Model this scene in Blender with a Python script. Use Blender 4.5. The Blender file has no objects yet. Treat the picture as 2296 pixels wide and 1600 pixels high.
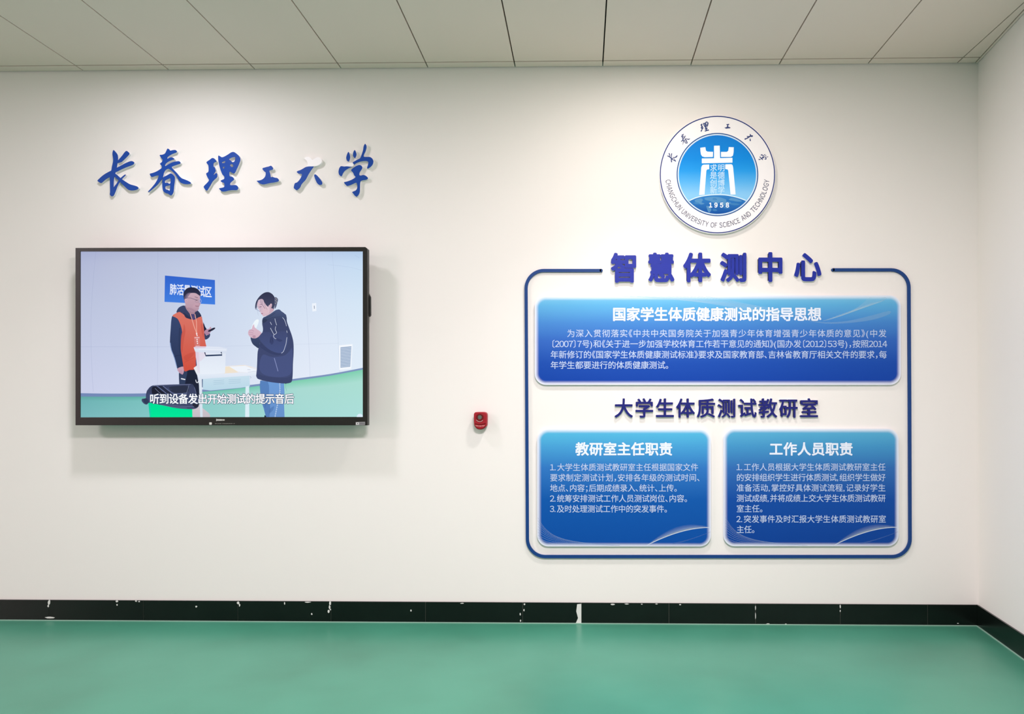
import bpy, bmesh, math
from mathutils import Vector
from mathutils.geometry import tessellate_polygon

# ------------------------------------------------------------------ camera, lights, exposure
W, H = 2296, 1600
FOC, PX0, PY0, YAW, DIST, ZC = 1640.0, 1275.3, 898.7, 0.019272, 5.0142, 1.5212
ZCEIL, GRID0, HB = 3.8109, -3.4645, 0.1415
sc = bpy.context.scene
COL = sc.collection
cd = bpy.data.cameras.new('camera'); cam = bpy.data.objects.new('camera', cd); COL.objects.link(cam)
cd.sensor_fit = 'HORIZONTAL'; cd.sensor_width = 36.0
cd.lens = FOC * 36.0 / W
cd.shift_x = (W / 2 - PX0) / W; cd.shift_y = (PY0 - H / 2) / W
cd.clip_start = 0.05
cam.location = (0, -DIST, ZC); cam.rotation_euler = (math.pi / 2, 0, YAW)
sc.camera = cam
vs = sc.view_settings
sc.display_settings.display_device = 'sRGB'
vs.view_transform = 'Standard'; vs.look = 'None'; vs.exposure = 0.0; vs.gamma = 1.0
vs.use_curve_mapping = False
wd = bpy.data.worlds.new('world'); sc.world = wd; wd.use_nodes = True
wd.node_tree.nodes['Background'].inputs[0].default_value = (1, 0.98, 0.95, 1)
wd.node_tree.nodes['Background'].inputs[1].default_value = 0.2


def wall_xz(px, py, t=0.0):
    """point where the sight line of a photo pixel meets the plane t metres in front of the end wall"""
    u = (px - PX0) / FOC; v = -(py - PY0) / FOC
    d = Vector((-math.sin(YAW) + u * math.cos(YAW), math.cos(YAW) + u * math.sin(YAW), v))
    s = (DIST - t) / d.y
    return Vector((d.x * s, -t, ZC + d.z * s))


def area(name, loc, sx, sy, power, color):
    ld = bpy.data.lights.new(name, 'AREA'); ld.shape = 'RECTANGLE'; ld.size = sx; ld.size_y = sy
    ld.energy = power; ld.color = color
    o = bpy.data.objects.new(name, ld); COL.objects.link(o); o.location = loc
    return o


# two ceiling downlights close to the end wall, the rows of panels farther back in the hall, an added fill from the left
def downlight(name, loc, size, power, color):
    o = area(name, loc, size, size, power, color); o.data.shape = 'DISK'
    return o


def beam(name, loc, power, color, deg):
    ld = bpy.data.lights.new(name, 'SPOT'); ld.energy = power; ld.color = color; ld.spot_size = math.radians(deg); ld.spot_blend = 1.0; ld.shadow_soft_size = 0.13
    o = bpy.data.objects.new(name, ld); COL.objects.link(o); o.location = loc
    return o


XL = wall_xz(470, 155).x; XR = wall_xz(1450, 150).x
downlight('ceiling_lamp', (XL, -1.03, ZCEIL - 0.012), 0.3, 23, (0.93, 0.86, 0.94))
downlight('ceiling_lamp', (XR, -1.03, ZCEIL - 0.012), 0.3, 19.5, (0.98, 0.87, 0.81))
beam('ceiling_lamp_beam', (XL, -1.03, ZCEIL - 0.02), 208, (0.90, 0.885, 0.94), 100)
beam('ceiling_lamp_beam', (XR, -1.03, ZCEIL - 0.02), 204, (0.93, 0.89, 0.90), 100)
area('panel_light', (-6.4, -3.6, ZCEIL - 0.012), 1.15, 0.55, 150, (1.0, 0.87, 0.93))
area('panel_light', (XR - 0.2, -3.7, ZCEIL - 0.012), 1.15, 0.55, 232, (1.0, 0.855, 0.92))
fill_lamp = area('side_fill', (-8.9, -5.5, 1.9), 7.0, 2.0, 190, (1.0, 0.62, 0.68)); fill_lamp.rotation_euler = (0, -math.pi / 2, 0)  # added pinkish fill, no real window: lifts the right wall, offsets green floor bounce


# ------------------------------------------------------------------ helpers
def lin(c):
    if isinstance(c, str):
        c = c.lstrip('#'); c = [int(c[i:i + 2], 16) / 255 for i in (0, 2, 4)]
    return tuple(x / 12.92 if x <= 0.04045 else ((x + 0.055) / 1.055) ** 2.4 for x in c[:3])


def mix(a, b, k):
    return tuple(a[i] + (b[i] - a[i]) * k for i in range(len(a)))


class NT:
    """small wrapper round a material's nodes"""
    def __init__(s, name):
        s.m = bpy.data.materials.new(name); s.m.use_nodes = True
        s.t = s.m.node_tree; s.p = s.t.nodes['Principled BSDF']; s.out = s.t.nodes['Material Output']

    def n(s, typ, **kw):
        nd = s.t.nodes.new(typ)
        for k, v in kw.items(): setattr(nd, k, v)
        return nd

    def l(s, a, b): s.t.links.new(a, b)

    def math(s, op, a, b=0.0, c=0.0):
        nd = s.n('ShaderNodeMath', operation=op)
        for i, x in enumerate((a, b, c)):
            if isinstance(x, (int, float)): nd.inputs[i].default_value = x
            else: s.l(x, nd.inputs[i])
        return nd.outputs[0]

    def ramp(s, fac, stops, interp='LINEAR'):
        nd = s.n('ShaderNodeValToRGB'); cr = nd.color_ramp; cr.interpolation = interp
        while len(cr.elements) < len(stops): cr.elements.new(0.5)
        for e, (p, c) in zip(cr.elements, stops):
            e.position = p; e.color = (*lin(c), 1)
        s.l(fac, nd.inputs[0]); return nd.outputs[0]


def mat(name, col, rough=0.5, spec=0.5, noise=0.0, nscale=3.0, bump=0.0, bscale=200.0, metallic=0.0, coat=0.0):
    k = NT(name); p = k.p
    p.inputs['Roughness'].default_value = rough; p.inputs['Specular IOR Level'].default_value = spec
    p.inputs['Metallic'].default_value = metallic; p.inputs['Coat Weight'].default_value = coat
    c = lin(col); p.inputs['Base Color'].default_value = (*c, 1)
    tc = k.n('ShaderNodeTexCoord')
    if noise:
        nz = k.n('ShaderNodeTexNoise'); nz.inputs['Scale'].default_value = nscale; nz.inputs['Detail'].default_value = 4
        k.l(tc.outputs['Object'], nz.inputs['Vector'])
        mx = k.n('ShaderNodeMix', data_type='RGBA')
        mx.inputs[6].default_value = (*[x * (1 - noise) for x in c], 1); mx.inputs[7].default_value = (*[min(1, x * (1 + noise)) for x in c], 1)
        k.l(nz.outputs[0], mx.inputs[0]); k.l(mx.outputs[2], p.inputs['Base Color'])
    if bump:
        nb = k.n('ShaderNodeTexNoise'); nb.inputs['Scale'].default_value = bscale
        k.l(tc.outputs['Object'], nb.inputs['Vector'])
        bp = k.n('ShaderNodeBump'); bp.inputs['Strength'].default_value = bump; bp.inputs['Distance'].default_value = 0.002
        k.l(nb.outputs[0], bp.inputs['Height']); k.l(bp.outputs[0], p.inputs['Normal'])
    return k.m


def mat_attr(name, emit=None, rough=0.4, spec=0.4):
    """colours printed on (or shown by) a flat sheet, from the mesh's colour layer; alpha thins the ink"""
    k = NT(name); at = k.n('ShaderNodeAttribute', attribute_name='ink')
    tr = k.n('ShaderNodeBsdfTransparent'); ms = k.n('ShaderNodeMixShader')
    if emit is not None:
        em = k.n('ShaderNodeEmission'); em.inputs[1].default_value = emit; k.l(at.outputs['Color'], em.inputs[0]); sh = em.outputs[0]
    else:
        k.l(at.outputs['Color'], k.p.inputs['Base Color']); k.p.inputs['Roughness'].default_value = rough
        k.p.inputs['Specular IOR Level'].default_value = spec; sh = k.p.outputs[0]
    k.l(at.outputs['Alpha'], ms.inputs[0]); k.l(tr.outputs[0], ms.inputs[1]); k.l(sh, ms.inputs[2]); k.l(ms.outputs[0], k.out.inputs[0])
    return k.m


def empty(name, loc, label, cat, group=None):
    o = bpy.data.objects.new(name, None); COL.objects.link(o); o.location = loc; o.empty_display_size = 0.05
    return tag(o, label, cat, group)


def tag(o, label, cat, group=None, kind=None):
    o['label'] = label; o['category'] = cat
    if group: o['group'] = group
    if kind: o['kind'] = kind
    return o


class MB:
    """collects polygons in world coordinates; build() links them as one mesh object"""
    def __init__(s): s.v = []; s.f = []; s.mi = []; s.c = []

    def add(s, vs, fs, mi=0, cols=None):
        b = len(s.v); s.v += [tuple(v) for v in vs]; s.f += [tuple(b + i for i in f) for f in fs]; s.mi += [mi] * len(fs)
        s.c += list(cols) if cols else [(1, 1, 1, 1)] * len(vs)

    def box(s, x0, x1, y0, y1, z0, z1, mi=0):
        vs = [(x, y, z) for z in (z0, z1) for y in (y0, y1) for x in (x0, x1)]
        s.add(vs, [(0, 2, 3, 1), (4, 5, 7, 6), (0, 1, 5, 4), (2, 6, 7, 3), (0, 4, 6, 2), (1, 3, 7, 5)], mi)

    def prism(s, poly, t0, t1, holes=(), mi=0, mside=None, taper=0.0):
        """poly: pixels on the plane t1 in front of the wall, pushed back to t0"""
        loops = [poly] + list(holes); flat = [p for lp in loops for p in lp]
        tri = tessellate_polygon([[Vector((x, y, 0)) for x, y in lp] for lp in loops])
        P = [wall_xz(x, y, t1) for x, y in flat]; n = len(P); msd = mi if mside is None else mside
        s.add(P, tri, mi)
        Q = [Vector((p.x, -t0, p.z)) for p in P]
        s.add(Q, [f[::-1] for f in tri], msd)
        i0 = 0
        for lp in loops:
            m = len(lp); vv = P[i0:i0 + m] + Q[i0:i0 + m]
            s.add(vv, [(i, (i + 1) % m, m + (i + 1) % m, m + i) for i in range(m)], msd); i0 += m

    def build(s, name, mats, parent=None, origin=None, smooth=False, ink=False, bevel=0.0, weld=True):
        if not isinstance(mats, (list, tuple)): mats = [mats]
        o0 = Vector(origin) if origin is not None else (Vector(parent_world(parent)) if parent else Vector())
        me = bpy.data.meshes.new(name)
        me.from_pydata([tuple(Vector(v) - o0) for v in s.v], [], s.f)
        for m in mats: me.materials.append(m)
        for i, p in enumerate(me.polygons): p.material_index = s.mi[i]; p.use_smooth = smooth
        if ink:
            ca = me.color_attributes.new('ink', 'FLOAT_COLOR', 'POINT')
            for i, c in enumerate(s.c): ca.data[i].color = c if len(c) == 4 else (*c, 1)
        else:
            bm = bmesh.new(); bm.from_mesh(me)
            if weld: bmesh.ops.remove_doubles(bm, verts=bm.verts, dist=1e-6)
            bmesh.ops.recalc_face_normals(bm, faces=bm.faces)
            if bevel:
                es = [e for e in bm.edges if len(e.link_faces) == 2 and e.calc_face_angle(0) > 0.6]
                bmesh.ops.bevel(bm, geom=es, offset=bevel, segments=3, profile=0.5, affect='EDGES')
            bm.to_mesh(me); bm.free()
        o = bpy.data.objects.new(name, me); COL.objects.link(o)
        if parent: o.parent = parent; o.location = o0 - Vector(parent_world(parent))
        else: o.location = o0
        return o


def parent_world(p):
    v = Vector(p.location)
    while p.parent: p = p.parent; v += Vector(p.location)
    return v


def spline(pts, n=4, closed=True):
    out = []; m = len(pts)
    rng = range(m) if closed else range(m - 1)
    g = (lambda i: pts[i % m]) if closed else (lambda i: pts[max(0, min(m - 1, i))])
    for i in rng:
        p0, p1, p2, p3 = g(i - 1), g(i), g(i + 1), g(i + 2)
        for k in range(n):
            t = k / n; t2 = t * t; t3 = t2 * t
            out.append(tuple(0.5 * (2 * p1[j] + (p2[j] - p0[j]) * t + (2 * p0[j] - 5 * p1[j] + 4 * p2[j] - p3[j]) * t2
                                    + (3 * p1[j] - p0[j] - 3 * p2[j] + p3[j]) * t3) for j in (0, 1)))
    if not closed: out.append(tuple(pts[-1]))
    return out


def soften(pts, k=0.22, it=2):
    for _ in range(it):
        out = []
        for i in range(len(pts)):
            a, b = pts[i], pts[(i + 1) % len(pts)]
            out += [(a[0] + (b[0] - a[0]) * k, a[1] + (b[1] - a[1]) * k), (b[0] - (b[0] - a[0]) * k, b[1] - (b[1] - a[1]) * k)]
        pts = out
    return pts


def circle(cx, cy, rx, ry=None, n=48, a0=0.0, a1=2 * math.pi):
    ry = ry or rx
    return [(cx + rx * math.cos(a0 + (a1 - a0) * i / n), cy + ry * math.sin(a0 + (a1 - a0) * i / n)) for i in range(n)]


def rrect(x0, y0, x1, y1, r, n=10):
    out = []
    for cx, cy, a in ((x1 - r, y0 + r, -90), (x1 - r, y1 - r, 0), (x0 + r, y1 - r, 90), (x0 + r, y0 + r, 180)):
        for i in range(n + 1):
            t = math.radians(a + 90 * i / n); out.append((cx + r * math.cos(t), cy + r * math.sin(t)))
    return out


def band(line, w, w1=None):
    """polyline -> polygon of width w (px), tapering to w1"""
    L = []; R = []; n = len(line)
    for i, (x, y) in enumerate(line):
        a = line[max(0, i - 1)]; b = line[min(n - 1, i + 1)]
        dx, dy = b[0] - a[0], b[1] - a[1]; d = math.hypot(dx, dy) or 1
        ww = (w if w1 is None else w + (w1 - w) * i / (n - 1)) / 2
        L.append((x - dy / d * ww, y + dx / d * ww)); R.append((x + dy / d * ww, y - dx / d * ww))
    return L + R[::-1]


class Flat:
    """a picture of flat coloured shapes on the plane t in front of the wall, each laid a hair over the last"""
    def __init__(s, t, step=4e-5): s.t = t; s.k = 0; s.step = step; s.mb = MB()

    def pt(s, x, y):
        p = wall_xz(x, y, s.t); p.y -= s.k * s.step; return p

    def raw(s, P, F, col, col2=None, horiz=False, alpha=1.0):
        s.k += 1; a = lin(col) if not isinstance(col, tuple) else col; b = a if col2 is None else lin(col2)
        ax = 0 if horiz else 1; lo = min(p[ax] for p in P); hi = max(p[ax] for p in P); r = (hi - lo) or 1
        s.mb.add([s.pt(*p) for p in P], F, 0, [(*mix(a, b, (p[ax] - lo) / r), alpha) for p in P])

    def poly(s, P, col, col2=None, sm=0, horiz=False, alpha=1.0, holes=()):
        if sm: P = spline(P, sm)
        lp = [P] + list(holes); fl = [p for q in lp for p in q]
        s.raw(fl, tessellate_polygon([[Vector((x, y, 0)) for x, y in q] for q in lp]), col, col2, horiz, alpha)

    def line(s, P, w, col, w1=None, sm=0, alpha=1.0):
        if sm: P = spline(P, sm, False)
        B = band(P, w, w1); n = len(P)
        s.raw(B, [(i, i + 1, 2 * n - 2 - i, 2 * n - 1 - i) for i in range(n - 1)], col, alpha=alpha)

    def glyphs(s, places, col, off=0.0, alpha=1.0, col2=None):
        """places: (char, cx, cy, w, h[, shear[, angle]])"""
        n = 1 if not off else (8 if off > 0.015 else 4)     # copies lie a hair over one another
        for c in range(n):
            P = []; F = []
            for pl in places:
                ps, fs = glyph_px(*pl[:5], off, *(pl[5:] or ())); m = len(ps) // n; b = len(P)
                P += ps[c * m:(c + 1) * m]; F += [tuple(b + i - c * m for i in f) for f in fs if c * m <= f[0] < (c + 1) * m]
            s.raw(P, F, col, col2, alpha=alpha)

    def build(s, name, m, parent): return s.mb.build(name, m, parent, ink=True)


_G = {}
def glyph(ch, off=0.0):
    k = (ch, off)
    if (ch, 0.0) not in _G:
        cu = bpy.data.curves.new('glyph', 'FONT'); cu.body = ch; cu.size = 1; cu.resolution_u = 4
        o = bpy.data.objects.new('glyph', cu); COL.objects.link(o)
        me = bpy.data.meshes.new_from_object(o.evaluated_get(bpy.context.evaluated_depsgraph_get()))
        _G[(ch, 0.0)] = ([(v.co.x, v.co.y) for v in me.vertices], [tuple(p.vertices) for p in me.polygons])
        bpy.data.objects.remove(o); bpy.data.curves.remove(cu); bpy.data.meshes.remove(me)
    if k not in _G:                                  # heavier weight: the same outline shifted round a small circle
        v, f = _G[(ch, 0.0)]; V = []; F = []
        for i in range(8 if off > 0.015 else 4):
            a = 2 * math.pi * (i + 0.5) / (8 if off > 0.015 else 4); b0 = len(V)
            V += [(x + off * math.cos(a) * 1.05, y + off * math.sin(a) * 1.05) for x, y in v]; F += [tuple(b0 + q for q in t) for t in f]
        _G[k] = (V, F)
    return _G[k]


def glyph_px(ch, cx, cy, w, h, off=0.0, shear=0.0, ang=0.0):
    if ch.isascii() and ch.isalnum() and ch != 'I': ch = chr(ord(ch) + 0xFEE0)          # full-width form: the same face as the Chinese print
    v, f = glyph(ch, off); ca, sa = math.cos(ang), math.sin(ang); out = []
    for x, y in v:
        X = (x - 0.5) * w; Y = -(y - 0.38) * h + shear * X
        out.append((cx + X * ca - Y * sa, cy + X * sa + Y * ca))
    return out, f


HALF = '，、。；：《》〔〕,.;()（）'
def advance(ch):
    if ch in '《〔（': return 0.5
    if ch in HALF: return 0.34 if ch in '.,' else 0.4 if ch in '()' else 0.5
    if ch.isascii(): return 0.56
    return 1.0


def layout(text, x0, x1, cy, em, hs=1.0):
    """one justified line of small print -> glyph places"""
    adv = [advance(c) * em for c in text]; gap = 0 if x1 is None else (x1 - x0 - sum(adv)) / max(1, len(text) - 1)
    out = []; x = x0
    for c, a in zip(text, adv):
        sh = -0.5 * em if c in '《〔' else -0.22 * em if c.isascii() and c.isalnum() else 0
        if c != ' ': out.append((c, x + sh + em * 0.5, cy, em, em * hs))
        x += a + gap
    return out


# ------------------------------------------------------------------ materials
M_wall = mat('wall_paint', '#ebe9e4', 0.75, 0.25, bump=0.08, bscale=60)
M_ceil = mat('ceiling_board', '#ecdbd0', 0.85, 0.2, noise=0.03, nscale=1.2)
M_gap = mat('ceiling_joint', '#1d1a15', 0.9, 0.1)
M_base = mat('black_stone', '#0b120f', 0.25, 0.35, noise=0.5, nscale=5)
M_grout = mat('pale_grout', '#5d5f58', 0.8, 0.2)
M_chip = mat('white_paint_marks', '#d9dbd6', 0.7, 0.2)
M_seal = mat('pale_sealant', '#8fb3a2', 0.6, 0.3)
M_blue = mat('blue_acrylic', '#14459e', 0.45, 0.2, noise=0.08, nscale=25)
M_navy = mat('navy_acrylic', '#1e2f98', 0.45, 0.2, noise=0.08, nscale=25)
M_deep = mat('deep_navy_acrylic', '#1b2070', 0.45, 0.2, noise=0.08, nscale=25)
M_foam = mat('pale_letter_core', '#e6e8ea', 0.6, 0.3)
M_white = mat('white_acrylic', '#f4f3f4', 0.4, 0.4)
M_frame = mat('display_bezel', '#1d1c19', 0.4, 0.4)
M_dark = mat('display_back', '#141413', 0.5, 0.4)
M_red = mat('red_plastic', '#9c1c28', 0.4, 0.35)
M_dred = mat('dark_red_plastic', '#6a0a0e', 0.3, 0.5)
M_lens = mat('clear_lens', '#5d665c', 0.1, 0.7)
M_pink = mat('pale_marking_highlight', '#dcaaa6', 0.5, 0.3)
M_print = mat('white_print', '#dfe9f6', 0.5, 0.3)
M_small = mat('pale_print', '#b3c6e6', 0.5, 0.3)
M_ink = mat_attr('printed_ink', rough=0.55, spec=0.12); M_scr = mat_attr('lit_screen', emit=1.0)


def floor_material():
    k = NT('green_epoxy'); p = k.p
    tc = k.n('ShaderNodeTexCoord'); nz = k.n('ShaderNodeTexNoise'); nz.inputs['Scale'].default_value = 0.9; nz.inputs['Detail'].default_value = 3
    k.l(tc.outputs['Object'], nz.inputs['Vector'])
    c = k.ramp(nz.outputs[0], [(0.3, '#3a7a63'), (0.5, '#40866e'), (0.7, '#478e76')]); k.l(c, p.inputs['Base Color'])
    p.inputs['Roughness'].default_value = 0.32; p.inputs['Specular IOR Level'].default_value = 0.38
    n2 = k.n('ShaderNodeTexNoise'); n2.inputs['Scale'].default_value = 7; k.l(tc.outputs['Object'], n2.inputs['Vector'])
    bp = k.n('ShaderNodeBump'); bp.inputs['Strength'].default_value = 0.06; bp.inputs['Distance'].default_value = 0.01
    k.l(n2.outputs[0], bp.inputs['Height']); k.l(bp.outputs[0], p.inputs['Normal'])
    return k.m


M_floor = floor_material()


def panel_material(name, hw, hh, r, stops, fade):
    """print that runs from pale to deep blue and fades to white along the rounded edge"""
    k = NT(name); p = k.p
    tc = k.n('ShaderNodeTexCoord'); sp = k.n('ShaderNodeSeparateXYZ'); k.l(tc.outputs['Object'], sp.inputs[0])
    v = k.math('MULTIPLY_ADD', sp.outputs[2], -0.5 / hh, 0.5)
    base = k.ramp(v, stops)
    qx = k.math('ADD', k.math('ABSOLUTE', sp.outputs[0]), -(hw - r)); qz = k.math('ADD', k.math('ABSOLUTE', sp.outputs[2]), -(hh - r))
    mx = k.math('MAXIMUM', qx, 0.0); mz = k.math('MAXIMUM', qz, 0.0)
    ln = k.math('SQRT', k.math('ADD', k.math('MULTIPLY', mx, mx), k.math('MULTIPLY', mz, mz)))
    sd = k.math('ADD', k.math('ADD', ln, k.math('MINIMUM', k.math('MAXIMUM', qx, qz), 0.0)), -r)
    mr = k.n('ShaderNodeMapRange', interpolation_type='SMOOTHSTEP'); k.l(sd, mr.inputs[0])
    mr.inputs[1].default_value = -fade; mr.inputs[2].default_value = 0.002; mr.inputs[3].default_value = 0.0; mr.inputs[4].default_value = 0.95
    m = k.n('ShaderNodeMix', data_type='RGBA'); k.l(mr.outputs[0], m.inputs[0]); k.l(base, m.inputs[6]); m.inputs[7].default_value = (*lin('#e6ebf6'), 1)
    k.l(m.outputs[2], p.inputs['Base Color']); p.inputs['Roughness'].default_value = 0.5; p.inputs['Specular IOR Level'].default_value = 0.14
    return k.m


# ------------------------------------------------------------------ the room
CX, CY2 = wall_xz(2193, 900).x, -12.0
SPL = math.tan(math.radians(6.4) + 0.0)          # the right wall leans inward towards the viewer


def right_x(y): return CX + y * SPL


def struct(o): o['kind'] = 'structure'; return o


XW = -9.0
b = MB(); b.add([(XW, CY2, 0), (CX + 0.15, CY2, 0), (CX + 0.15, 0.15, 0), (XW, 0.15, 0)], [(0, 1, 2, 3)])
b.box(XW, CX + 0.15, CY2, 0.15, -0.1, -0.001); struct(b.build('floor', M_floor))
b = MB(); b.box(XW, CX + 0.15, 0, 0.15, 0, ZCEIL + 0.2); struct(b.build('wall_back', M_wall))
b = MB()
q = [(CX, 0), (right_x(CY2), CY2), (right_x(CY2) + 0.15, CY2), (CX + 0.15, 0)]
b.add([(x, y, z) for z in (0, ZCEIL + 0.2) for x, y in q], [(0, 1, 2, 3), (7, 6, 5, 4)] + [(i, (i + 1) % 4, 4 + (i + 1) % 4, 4 + i) for i in range(4)])
struct(b.build('wall_right', M_wall))
b = MB(); b.box(XW - 0.15, XW, CY2, 0.15, 0, ZCEIL + 0.2); struct(b.build('wall_left', M_wall))
b = MB(); b.box(XW, CX + 0.15, CY2 - 0.15, CY2, 0, ZCEIL + 0.2); struct(b.build('wall_front', M_wall))

# ceiling: long boards with dark open joints, a cut strip along the walls
b = MB(); g = 0.0042; TH = 0.03
ys = [-0.004, -0.086] + [-0.086 - 1.2 * i for i in range(1, 11)]; ys[-1] = max(ys[-1], CY2)
xs = [GRID0 + 0.6 * k for k in range(-9, 11)] + [None]
for j in range(len(ys) - 1):
    y1, y0 = ys[j] - 0.006, ys[j + 1] + 0.006
    for i in range(len(xs) - 1):
        x0 = xs[i] + g; x1 = xs[i + 1] - g if xs[i + 1] is not None else CX + 1
        q = [(x0, y0), (x1, y0), (x1, y1), (x0, y1)]; out = []
        for a, c in zip(q, q[1:] + q[:1]):               # cut at the right wall
            da, dc = right_x(a[1]) - 0.026 - a[0], right_x(c[1]) - 0.026 - c[0]
            if da >= 0: out.append(a)
            if da * dc < 0: k = da / (da - dc); out.append((a[0] + (c[0] - a[0]) * k, a[1] + (c[1] - a[1]) * k))
        if len(out) > 2:
            n = len(out)
            b.add([(x, y, z) for z in (ZCEIL, ZCEIL + TH) for x, y in out], [tuple(range(n))[::-1], tuple(range(n, 2 * n))] + [(m, (m + 1) % n, n + (m + 1) % n, n + m) for m in range(n)])
b.add([(x, y, z) for z in (ZCEIL, ZCEIL + TH) for x, y in ((right_x(CY2) - 0.018, CY2), (right_x(CY2) - 0.004, CY2), (CX - 0.004, -0.004), (CX - 0.018, -0.004))],
      [(3, 2, 1, 0), (4, 5, 6, 7)] + [(n, (n + 1) % 4, 4 + (n + 1) % 4, 4 + n) for n in range(4)])
b.box(XW, CX, CY2, 0, ZCEIL + TH + 0.004, ZCEIL + 0.1, 1)
struct(b.build('ceiling', [M_ceil, M_gap], weld=False))

# black stone skirting with pale joints, old paint marks on it and a bead of sealant at the floor
bb = MB(); joints = [-60, 110, 321, 533, 742, 954, 1172, 1303, 1500, 1694, 1884, 2080]
jx = [XW] + [wall_xz(p, 1375, 0.012).x for p in joints] + [CX - 0.004]
for i in range(len(jx) - 1): bb.box(jx[i] + 0.0012, jx[i + 1] - 0.0012, -0.012, -0.0005, 0.0, HB)
bb.box(XW, CX - 0.002, -0.010, -0.0002, 0.0, HB - 0.002, 1)
base_back = struct(bb.build('baseboard_back', [M_base, M_grout], bevel=0.0))
bb = MB(); L = math.hypot(CX - right_x(CY2), CY2); nseg = 18
for i in range(nseg):
    ya, yb = CY2 * i / nseg - 0.0015 - (0.013 if i == 0 else 0), CY2 * (i + 1) / nseg + 0.0015
    for off, z1, mi in ((0.012, HB, 0),):
        bb.add([(x, y, z) for z in (0, z1) for x, y in ((right_x(ya) - off, ya), (right_x(yb) - off, yb), (right_x(yb) - 0.0005, yb), (right_x(ya) - 0.0005, ya))],
               [(3, 2, 1, 0), (4, 5, 6, 7)] + [(n, (n + 1) % 4, 4 + (n + 1) % 4, 4 + n) for n in range(4)], mi)
struct(bb.build('baseboard_right', [M_base, M_grout]))
# paint marks: irregular dabs on the skirting (px centre, half sizes)
pm = MB()
import random
rnd = random.Random(4)
def dab(x, y, w, h, n=9):
    P = [(x + w * math.cos(2 * math.pi * i / n) * rnd.uniform(0.7, 1.15), y + h * math.sin(2 * math.pi * i / n) * rnd.uniform(0.7, 1.15)) for i in range(n)]
    pm.prism(P, 0.0121, 0.0127)
for x, y, w, h in ((110, 1350, 3, 6), (108, 1358, 2, 3), (111, 1384, 11, 2.2), (262, 1347.5, 3, 2.5), (262.5, 1355.5, 1.8, 1.8), (305, 1347, 2.5, 2), (312, 1348, 2, 1.5),
                   (440, 1359.5, 2.2, 2.2), (534, 1351, 3, 3), (537, 1356, 1.6, 4), (638, 1352, 1.2, 3.5), (690, 1349.5, 7, 1.3), (699, 1376, 2, 2), (740, 1352, 2.4, 5), (739, 1360, 2, 5), (736.5, 1370, 2.4, 4.5), (741, 1366, 1.2, 2),
                   (921.5, 1368, 1.6, 2.8), (1036, 1352, 4, 1), (1175, 1367, 1.5, 2.8), (1166.5, 1376, 1.5, 3), (1167, 1391, 1.5, 2.8), (1176, 1354, 2, 2), (1374, 1354.5, 5, 1.6), (1405, 1353.6, 5, 1.2), (1439, 1354, 2, 1.2), (1472, 1353.6, 3, 1),
                   (1525, 1355, 3, 1.2), (1884, 1359, 1.6, 4), (1884, 1369, 1.3, 2.5), (1694, 1362, 1, 6), (1694, 1380, 1, 8), (1722, 1398, 4, 1), (1762, 1398.5, 2.5, 1.2), (2148, 1397, 2, 1)):
    dab(x, y, w, h)
pm.prism([(1294, 1354), (1303.5, 1353), (1303.5, 1397), (1291, 1396.5), (1296, 1385), (1292, 1370)], 0.0121, 0.0124)
pm.build('paint_mark', M_chip, base_back)
s = MB(); s.box(XW, CX - 0.016, -0.019, -0.0122, 0.0, 0.005)
s.add([(x, y, z) for z in (0, 0.005) for x, y in ((right_x(-0.02) - 0.019, -0.02), (right_x(CY2) - 0.019, CY2), (right_x(CY2) - 0.0122, CY2), (right_x(-0.02) - 0.0122, -0.02))],
      [(3, 2, 1, 0), (4, 5, 6, 7)] + [(n, (n + 1) % 4, 4 + (n + 1) % 4, 4 + n) for n in range(4)])
struct(s.build('trim_1', M_seal))

# ------------------------------------------------------------------ brush-script letters above the screen
def Z(ox, oy, k, P): return [(ox + x / k, oy + y / k) for x, y in P]


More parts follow.
